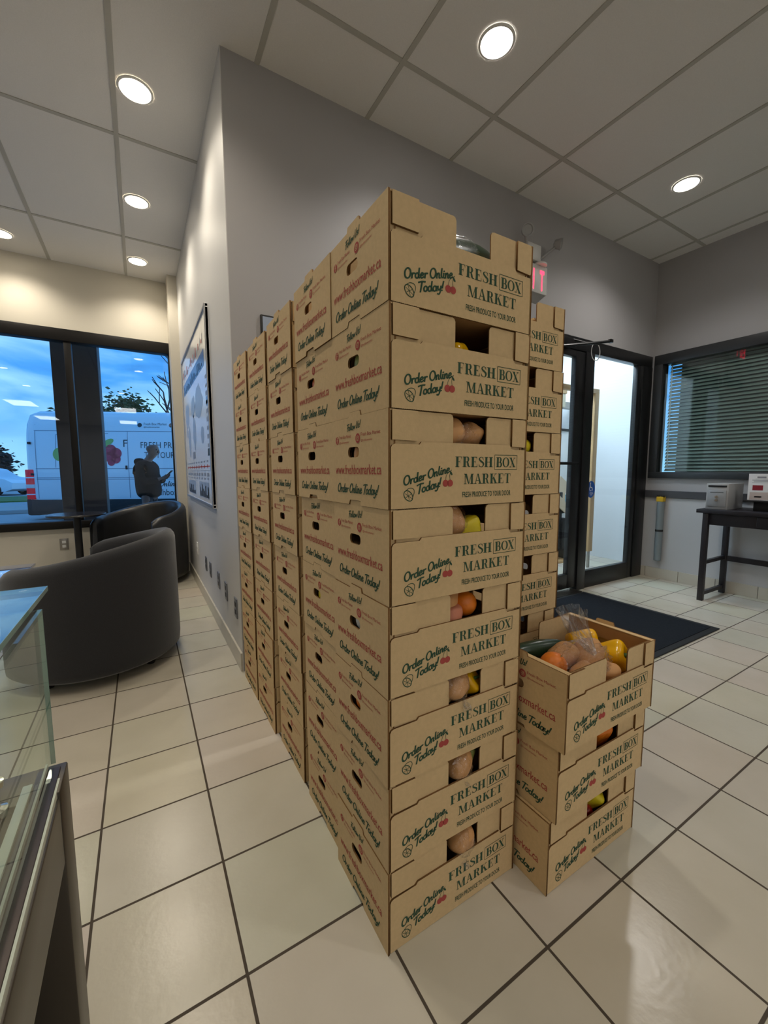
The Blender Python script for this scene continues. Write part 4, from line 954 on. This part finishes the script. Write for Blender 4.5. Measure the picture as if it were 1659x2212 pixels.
# ================================================================== OUTSIDE
GZ = -.12
bm = new(); box(bm, -70, NY+.142, GZ-.2, 2.0, 90, GZ); struct('ground_asphalt', bm, mat('grey_asphalt', lin(168, 170, 170), .9, vary=(3, .15)))
bm = new(); box(bm, -30, 15.8, GZ, -1.5, 17.6, GZ+.12, bev=.02); struct('ground_kerb', bm, mat('concrete', lin(168, 168, 164), .9, vary=(4, .1)))
bm = new(); box(bm, -40, 22.0, GZ, -3, 26, GZ+.06); struct('ground_grass', bm, mat('grass_green', lin(84, 120, 56), .95, vary=(20, .3)))
# outside pillar
pil = thing('outside_pillar', 'dark brown square pillar standing outside behind the window mullion', 'pillar', (-.57, 6.11, GZ))
link('shaft', box(new(), -.215, -.21, 0, .215, .21, 4.6, bev=.01), mat('dark_brown_cladding', lin(38, 31, 34), .6, vary=(3, .12)), pil); link('base_block', box(new(), -.235, -.23, 0, .235, .23, .3, bev=.01), mat('pillar_base', lin(36, 30, 33), .7), pil)

# --- van (local: x along its left side from the tail, y into the body, z up)
vd = math.atan2(-.423, .906)
va = thing('delivery_van', 'white high roof delivery van with printed side, parked outside the window', 'van', (-2.47, 13.45, GZ), vd)
gz = -GZ
bm = new(); rings = []
for s, ins, top in ((0, .10, 2.40), (.03, .045, 2.50), (.10, .015, 2.62), (.25, .0, 2.665), (1.5, 0, 2.675), (4.1, 0, 2.66), (4.45, .01, 2.55), (4.9, .03, 2.05), (5.15, .05, 1.62), (5.75, .12, 1.38), (5.95, .25, 1.1), (6.0, .3, .8)):
    y0, y1 = ins, 1.99-ins; b = .40+gz; tz = top+gz; rr = .20 if top > 2 else .12
    k1 = (tz-b)
    prof = [(y0+.03, b), (y0, b+.06), (y0, b+k1*.40), (y0+.015, b+k1*.62), (y0+.05, tz-rr-.25), (y0+.10, tz-rr), (y0+.16, tz-rr*.4), (y0+.32, tz-.01), (1.0, tz+.01)]
    ring = [(y, z) for y, z in prof]+[(1.99-y, z) for y, z in prof[::-1][1:]]
    rings.append([bm.verts.new((s, y, z)) for y, z in ring])
m_ = len(rings[0])
for p, q in zip(rings, rings[1:]):
    for i in range(m_): bm.faces.new((p[i], p[(i+1) % m_], q[(i+1) % m_], q[i]))
bm.faces.new(rings[0]); bm.faces.new(rings[-1][::-1])
link('body', to_mesh('body', bm, ang=40), WHITEPAINT, va)
def vy(z):      # how far the side leans in at height z (world height)
    k = (z-.40)/(2.66-.40)
    return 0 if k < .4 else .015*(k-.4)/.22 if k < .62 else .015+.035*(k-.62)/.18 if k < .8 else .05+.05*(k-.8)/.1
VM = Matrix(((1,0,0,0),(0,0,-1,0),(0,1,0,0),(0,0,0,1)))
def vprint(name, bm, m, off=.006):
    for v in bm.verts:
        z = v.co.y; v.co = Vector((v.co.x, vy(z)-off, z+gz))
    me = bpy.data.meshes.new(name); bm.to_mesh(me); bm.free(); return link(name, me, m, va)
link('sill_cladding', box(new(), .05, .02, .02+gz, 5.9, 1.97, .42+gz, bev=.03), RUBBER, va)
link('rear_bumper', box(new(), -.09, .06, -.0+gz, .22, 1.93, .44+gz, bev=.05), RUBBER, va)
for xx in (1.35, 4.95):
    for yy in (.02, 1.75): 
        wl = link('wheel', lathe(new(), [(.2, 0), (.33, .01), (.35, .05), (.35, .19), (.33, .22), (.05, .23)], seg=32, axis='Y'), RUBBER, va, (xx, yy+.22, .35)); link('hub', lathe(new(), [(.19, .16), (.19, .225), (.05, .235)], seg=24, axis='Y'), STEEL, wl)
TAIL = mat('red_tail_lens', lin(150, 26, 34), .2, emit=((.9, .02, .03), .12)); TAILW = mat('white_tail_lens', lin(220, 210, 210), .2)
tl = link('tail_light', box(new(), -.015, -.008, .42+gz, .19, .12, 1.17+gz, bev=.02), TAIL, va)
link('clear_band', box(new(), -.018, -.012, .70+gz, .193, .1, .80+gz, bev=.01), TAILW, tl); link('clear_band', box(new(), -.018, -.012, .95+gz, .193, .1, .985+gz, bev=.01), WHITEPAINT, tl); link('clear_band', box(new(), -.018, -.012, .53+gz, .193, .1, .56+gz, bev=.008), WHITEPAINT, tl)
link('tail_light', box(new(), -.015, 1.87, .42+gz, .19, 1.998, 1.17+gz, bev=.02), TAIL, va)
SEAM = mat('panel_seam', lin(110, 125, 145), .6)
bm = new()
def seam(x0, z0, x1, z1, wd=.012):
    n = 8
    for k in range(n):
        a, b = k/n, (k+1)/n; pa = (x0+(x1-x0)*a, z0+(z1-z0)*a); pb = (x0+(x1-x0)*b, z0+(z1-z0)*b)
        if abs(x1-x0) > abs(z1-z0): quad(bm, [(pa[0], pa[1]-wd/2), (pb[0], pb[1]-wd/2), (pb[0], pb[1]+wd/2), (pa[0], pa[1]+wd/2)])
        else: quad(bm, [(pa[0]-wd/2, pa[1]), (pa[0]+wd/2, pa[1]), (pb[0]+wd/2, pb[1]), (pb[0]-wd/2, pb[1])])
for a in ((.25, 2.14, 4.3, 2.14), (.25, 1.19, 4.6, 1.19), (.25, .96, 4.6, .96), (.25, .92, 4.6, .92), (.27, .44, .27, 2.3), (2.46, .44, 2.46, 2.3), (3.78, .44, 3.78, 2.3), (.72, 1.22, .76, 2.05), (.76, 2.05, 2.0, 2.08)): seam(*a)
vprint('panel_seams', bm, SEAM, .004)
bm = new(); sans(bm, 'FRESH PRODUCE', 2.78, 4.20, 1.715, .165, 0, -.006); sans(bm, 'TO YOUR DOOR', 2.86, 4.15, 1.46, .165, 0, -.006)
sans(bm, 'F', 2.36, 2.46, 1.745, .19, 0); sans(bm, 'freshboxmarket.ca', 2.96, 4.4, .50, .17, 0)
sans(bm, 'Fresh Box Market', 2.86, 3.42, 2.30, .065, 0); sans(bm, '@freshboxmarket', 2.86, 3.25, 2.235, .035, 0); disc(bm, 2.76, 2.30, .055); disc(bm, 3.53, 2.30, .055)
script(bm, 'Order Online Today!', 2.66, .72, .13, 1.55, .02, 0, .12)
vprint('side_lettering', bm, GREYINK)
bm = new()
for cx, cz, r in ((2.05, 1.66, .14), (2.17, 1.58, .14), (2.04, 1.48, .14), (2.16, 1.44, .12), (2.05, 1.35, .09)): disc(bm, cx, cz, r, mi=0)
disc(bm, .83, 1.55, .16, .17, mi=1); disc(bm, 2.0, 1.86, .14, .07, mi=1, ang=.5); disc(bm, 1.95, 1.80, .12, .05, mi=1, ang=-.4)
vprint('fruit_graphic', bm, [mat('raspberry_print', lin(196, 48, 78), .4), mat('lime_print', lin(140, 180, 90), .4)])
link('door_handle', box(new(), 2.39, -.03, 1.17+gz, 2.435, .0, 1.27+gz, bev=.008), RUBBER, va)
link('rear_hinge', box(new(), .10, -.012, 1.80+gz, .17, .02, 1.86+gz, bev=.006), RUBBER, va); link('rear_hinge', box(new(), .12, -.012, 1.02+gz, .19, .02, 1.08+gz, bev=.006), RUBBER, va)
link('windscreen', box(new(), 4.62, .16, 1.75+gz, 4.66, 1.83, 2.35+gz, bev=.01), RUBBER, va, None)

# --- distant car
ca = thing('parked_car', 'white parked car far off at the left edge of the window', 'car', (-7.2, 29.8, GZ), -.55)
bm = new(); rings = []
for s, z0, z1, iw in ((-2.2, .35, .62, .2), (-2.0, .25, .85, .08), (-1.4, .22, 1.0, .03), (-.9, .2, 1.42, .12), (0, .2, 1.5, .14), (.7, .2, 1.38, .12), (1.2, .2, 1.0, .03), (1.9, .22, .86, .06), (2.25, .35, .65, .2)):
    rings.append([bm.verts.new(p) for p in ((s, -.88+iw*.3, z0), (s, -.9+iw*.2, (z0+min(z1, .95))/2), (s, -.86+iw*.5, min(z1, .95)), (s, -.75+iw, z1), (s, .75-iw, z1), (s, .86-iw*.5, min(z1, .95)), (s, .9-iw*.2, (z0+min(z1, .95))/2), (s, .88-iw*.3, z0))])
for p, q in zip(rings, rings[1:]):
    for i in range(8): bm.faces.new((p[i], p[(i+1) % 8], q[(i+1) % 8], q[i]))
bm.faces.new(rings[0]); bm.faces.new(rings[-1][::-1])
link('body', to_mesh('body', bm, ang=30), WHITEPAINT, ca)
link('side_window', box(new(), -1.0, -.80, 1.03, .9, -.70, 1.32, bev=.03), RUBBER, ca); 
for xx in (-1.35, 1.4):
    for yy in (-.70, .88):
        wl = link('wheel', lathe(new(), [(.2, 0), (.31, .01), (.33, .05), (.33, .17), (.31, .2), (.02, .2)], seg=24, axis='Y'), RUBBER, ca, (xx, yy, .33)); link('hub', lathe(new(), [(.2, .15), (.2, .205), (.02, .21)], seg=16, axis='Y'), STEEL, wl)

# --- trees
BARK = mat('dark_bark', lin(46, 42, 42), .9); LEAF = mat('dusk_leaves', lin(66, 84, 52), .8, vary=(6, .4)); DLEAF = mat('dark_hedge_leaves', lin(40, 44, 42), .85, vary=(5, .4))
def branch(bm, p, d, ln, r, depth, rg, tips):
    e_ = p+d*ln; mid = p+d*ln*.5+Vector((rg.uniform(-1, 1), rg.uniform(-1, 1), rg.uniform(-.3, .6)))*ln*.08
    tube(bm, [p, mid, e_], [r, r*.85, r*.65], 6)
    if depth == 0: tips.append(e_); return
    for k in range(3 if depth > 1 else 4):
        nd = (d+Vector((rg.uniform(-1, 1), rg.uniform(-1, 1), rg.uniform(-.25, .7)))*.75).normalized()
        branch(bm, e_ if k else mid, nd, ln*rg.uniform(.55, .8), r*.6, depth-1, rg, tips)
def tree(loc, h, depth, leafm, label, seedv, leaf=.0, nleaf=0, spread=.5):
    t = thing('tree', label, 'tree', loc, group='trees beyond the car park'); rg = random.Random(seedv); bm = new(); tips = []
    branch(bm, Vector((0, 0, 0)), Vector((0, 0, 1)), h*.38, h*.02, depth, rg, tips); link('trunk', to_mesh('trunk', bm), BARK, t)
    if nleaf:
        bm = new()
        for tp_ in tips:
            for k in range(nleaf):
                c = tp_+Vector((rg.gauss(0, spread), rg.gauss(0, spread), rg.gauss(0, spread*.8)))
                a = Vector((rg.gauss(0, 1), rg.gauss(0, 1), rg.gauss(0, 1))).normalized(); u, v = frame_basis(a)
                s = leaf*rg.uniform(.6, 1.3)
                vs = [bm.verts.new(c+u*s), bm.verts.new(c+v*s*.45), bm.verts.new(c-u*s), bm.verts.new(c-v*s*.45)]; bm.faces.new(vs)
        link('foliage', to_mesh('foliage', bm, False), leafm, t)
    return t
tree((-.55, 24.3, GZ), 5.0, 4, LEAF, 'small leafy tree rising behind the white van roof', 4, .13, 26, .30)
tree((2.0, 17.0, GZ), 6.6, 4, LEAF, 'bare branched tree behind the van at the right of the window', 12)
tree((-9.4, 41, GZ), 2.6, 4, DLEAF, 'dark rounded tree far off at the left edge of the window', 6, .22, 30, .5)
tree((-15, 44, GZ), 4.2, 4, DLEAF, 'dark distant tree left of the window view, outside the photograph', 8, .22, 24, .5)

# ================================================================== PERSON
JACK = mat('dark_jacket', lin(11, 11, 16), .9, spec=.2, vary=(6, .25)); SKIN = mat('skin', lin(120, 86, 72), .55); TROU = mat('brown_trousers', lin(52, 42, 44), .85); SHOE = mat('dark_shoe', lin(24, 22, 22), .6)
def skin_mesh(name, verts, edges, radii, m, parent, root=0, sub=2):
    me = bpy.data.meshes.new(name); me.from_pydata([Vector(v) for v in verts], edges, []); o = bpy.data.objects.new(name, me); C.objects.link(o)
    sk = o.modifiers.new('skin', 'SKIN'); sk.use_smooth_shade = True
    lay = me.skin_vertices[0].data
    for i, r in enumerate(radii): lay[i].radius = r if hasattr(r, '__len__') else (r, r); lay[i].use_root = (i == root)
    sb = o.modifiers.new('sub', 'SUBSURF'); sb.levels = sub; sb.render_levels = sub
    bpy.context.view_layer.update(); dg = bpy.context.evaluated_depsgraph_get(); m2 = bpy.data.meshes.new_from_object(o.evaluated_get(dg)); bpy.data.objects.remove(o)
    m2.name = name; m2.polygons.foreach_set('use_smooth', [True]*len(m2.polygons)); m2.materials.clear(); m2.materials.append(m)
    return link(name, m2, m, parent)
pe = thing('person', 'person in dark jacket standing by the van, head bent over a phone', 'person', (.12, 8.06, GZ), -.53)
pe.scale = (.94, .94, .94)
# local: +x is where the person faces, y to their left, z up
V = []; E_ = []; Rr = []
def chain(pts, parent=None):
    prev = parent
    for p in pts:
        V.append(p[:3]); Rr.append(p[3]); i = len(V)-1
        if prev is not None: E_.append((prev, i))
        prev = i
    return prev
pel = chain([(0, 0, .98, .125)])
che = chain([(-.02, 0, 1.12, .125), (-.03, 0, 1.30, .13), (-.02, 0, 1.44, .085)], pel)
nec = chain([(.02, 0, 1.53, .060), (.07, 0, 1.585, .066)], che)
chain([(.112, 0, 1.635, .085), (.112, 0, 1.69, .108), (.095, 0, 1.745, .110), (.08, 0, 1.785, .080)], nec)
for s in (1, -1):
    chain([(.0, .10*s, .90, .095), (.02, .11*s, .52, .062), (-.01, .11*s, .14, .042), (.0, .11*s, .05, .045), (.12, .12*s, .035, .035)], pel)
hands = []
for s in (1, -1):
    yh = .05*s
    sh_ = chain([(-.02, .16*s, 1.41, .045), (.0, .23*s, 1.24, .042), (.04, .22*s, 1.15, .042), (.17, .14*s, 1.15, .036), (.27, .06*s, 1.19, .026), (.31, yh, 1.21, .027)], che)
    for f, (ln, dz) in enumerate(((.055, .012), (.062, .004), (.058, -.006), (.045, -.016))):
        chain([(.335, yh-.012*s, 1.215+dz, .009), (.335+ln*.5, yh-.016*s, 1.235+dz, .0085), (.335+ln*.75, yh-.022*s, 1.255+dz, .008)], sh_)
    chain([(.315, yh-.025*s, 1.235, .010), (.34, yh-.03*s, 1.262, .009)], sh_)
body = skin_mesh('body', V, E_, Rr, SKIN, pe)
# face details
link('ear', lathe(new(), ball_prof(.03, .035, 6), (0, 0, 0), 10), SKIN, body, (.075, -.098, 1.69)).scale = (.7, .35, 1)
link('ear', lathe(new(), ball_prof(.03, .035, 6), (0, 0, 0), 10), SKIN, body, (.075, .098, 1.69)).scale = (.7, .35, 1)
link('nose', lathe(new(), ball_prof(.02, .03, 6), (0, 0, 0), 10), SKIN, body, (.205, 0, 1.665), (0, .5, 0))
for s in (1, -1): link('eye', lathe(new(), ball_prof(.011, .011, 6), (0, 0, 0), 10), RUBBER, body, (.192, .038*s, 1.70))
link('mouth', box(new(), .168, -.024, 1.615, .186, .024, 1.621, bev=.002), mat('lip', lin(120, 70, 64), .5), body)
# jacket with sleeves, collar/hood
V = []; E_ = []; Rr = []
b0 = chain([(.01, 0, .80, (.20, .215))]); c0 = chain([(.0, 0, 1.0, (.225, .235)), (-.035, 0, 1.25, (.195, .215)), (-.03, 0, 1.42, (.15, .19)), (.01, 0, 1.515, .085)], b0)
cs = c0-1
for s in (1, -1): chain([(-.02, .19*s, 1.42, .085), (.0, .25*s, 1.24, .075), (.05, .235*s, 1.14, .07), (.17, .145*s, 1.145, .058), (.235, .09*s, 1.175, .05)], cs)
jk = skin_mesh('jacket', V, E_, Rr, JACK, pe)
V = []; E_ = []; Rr = []; chain([(-.13, -.10, 1.48, .05), (-.17, 0, 1.50, .075), (-.13, .10, 1.48, .05)]); skin_mesh('hood', V, E_, Rr, JACK, jk, 1)
V = []; E_ = []; Rr = []; p0 = chain([(0, 0, .92, .12)])
for s in (1, -1): chain([(.0, .09*s, .84, .095), (.02, .10*s, .52, .082), (-.01, .11*s, .10, .07)], p0)
skin_mesh('trousers', V, E_, Rr, TROU, pe)
for s in (1, -1):
    V = []; E_ = []; Rr = []; chain([(-.05, .11*s, .05, .048), (.04, .115*s, .05, .052), (.15, .12*s, .035, .036)]); skin_mesh('shoe', V, E_, Rr, SHOE, pe, 1)
ph = thing('smartphone', 'lit smartphone held in front of the person in the dark jacket', 'phone', Vector((.12, 8.06, GZ))+Matrix.Rotation(-.53, 3, 'Z') @ (Vector((.375, 0, 1.275))*.94), -.53)
link('case', box(new(), -.037, -.037, -.005, .075, .037, .004, bev=.003), RUBBER, ph, None, (0, -.75, 0)); link('screen', box(new(), -.034, -.034, .0042, .072, .034, .005), mat('phone_screen', (.8, .9, 1), .2, emit=((.75, .88, 1), 1.6)), ph, None, (0, -.75, 0))
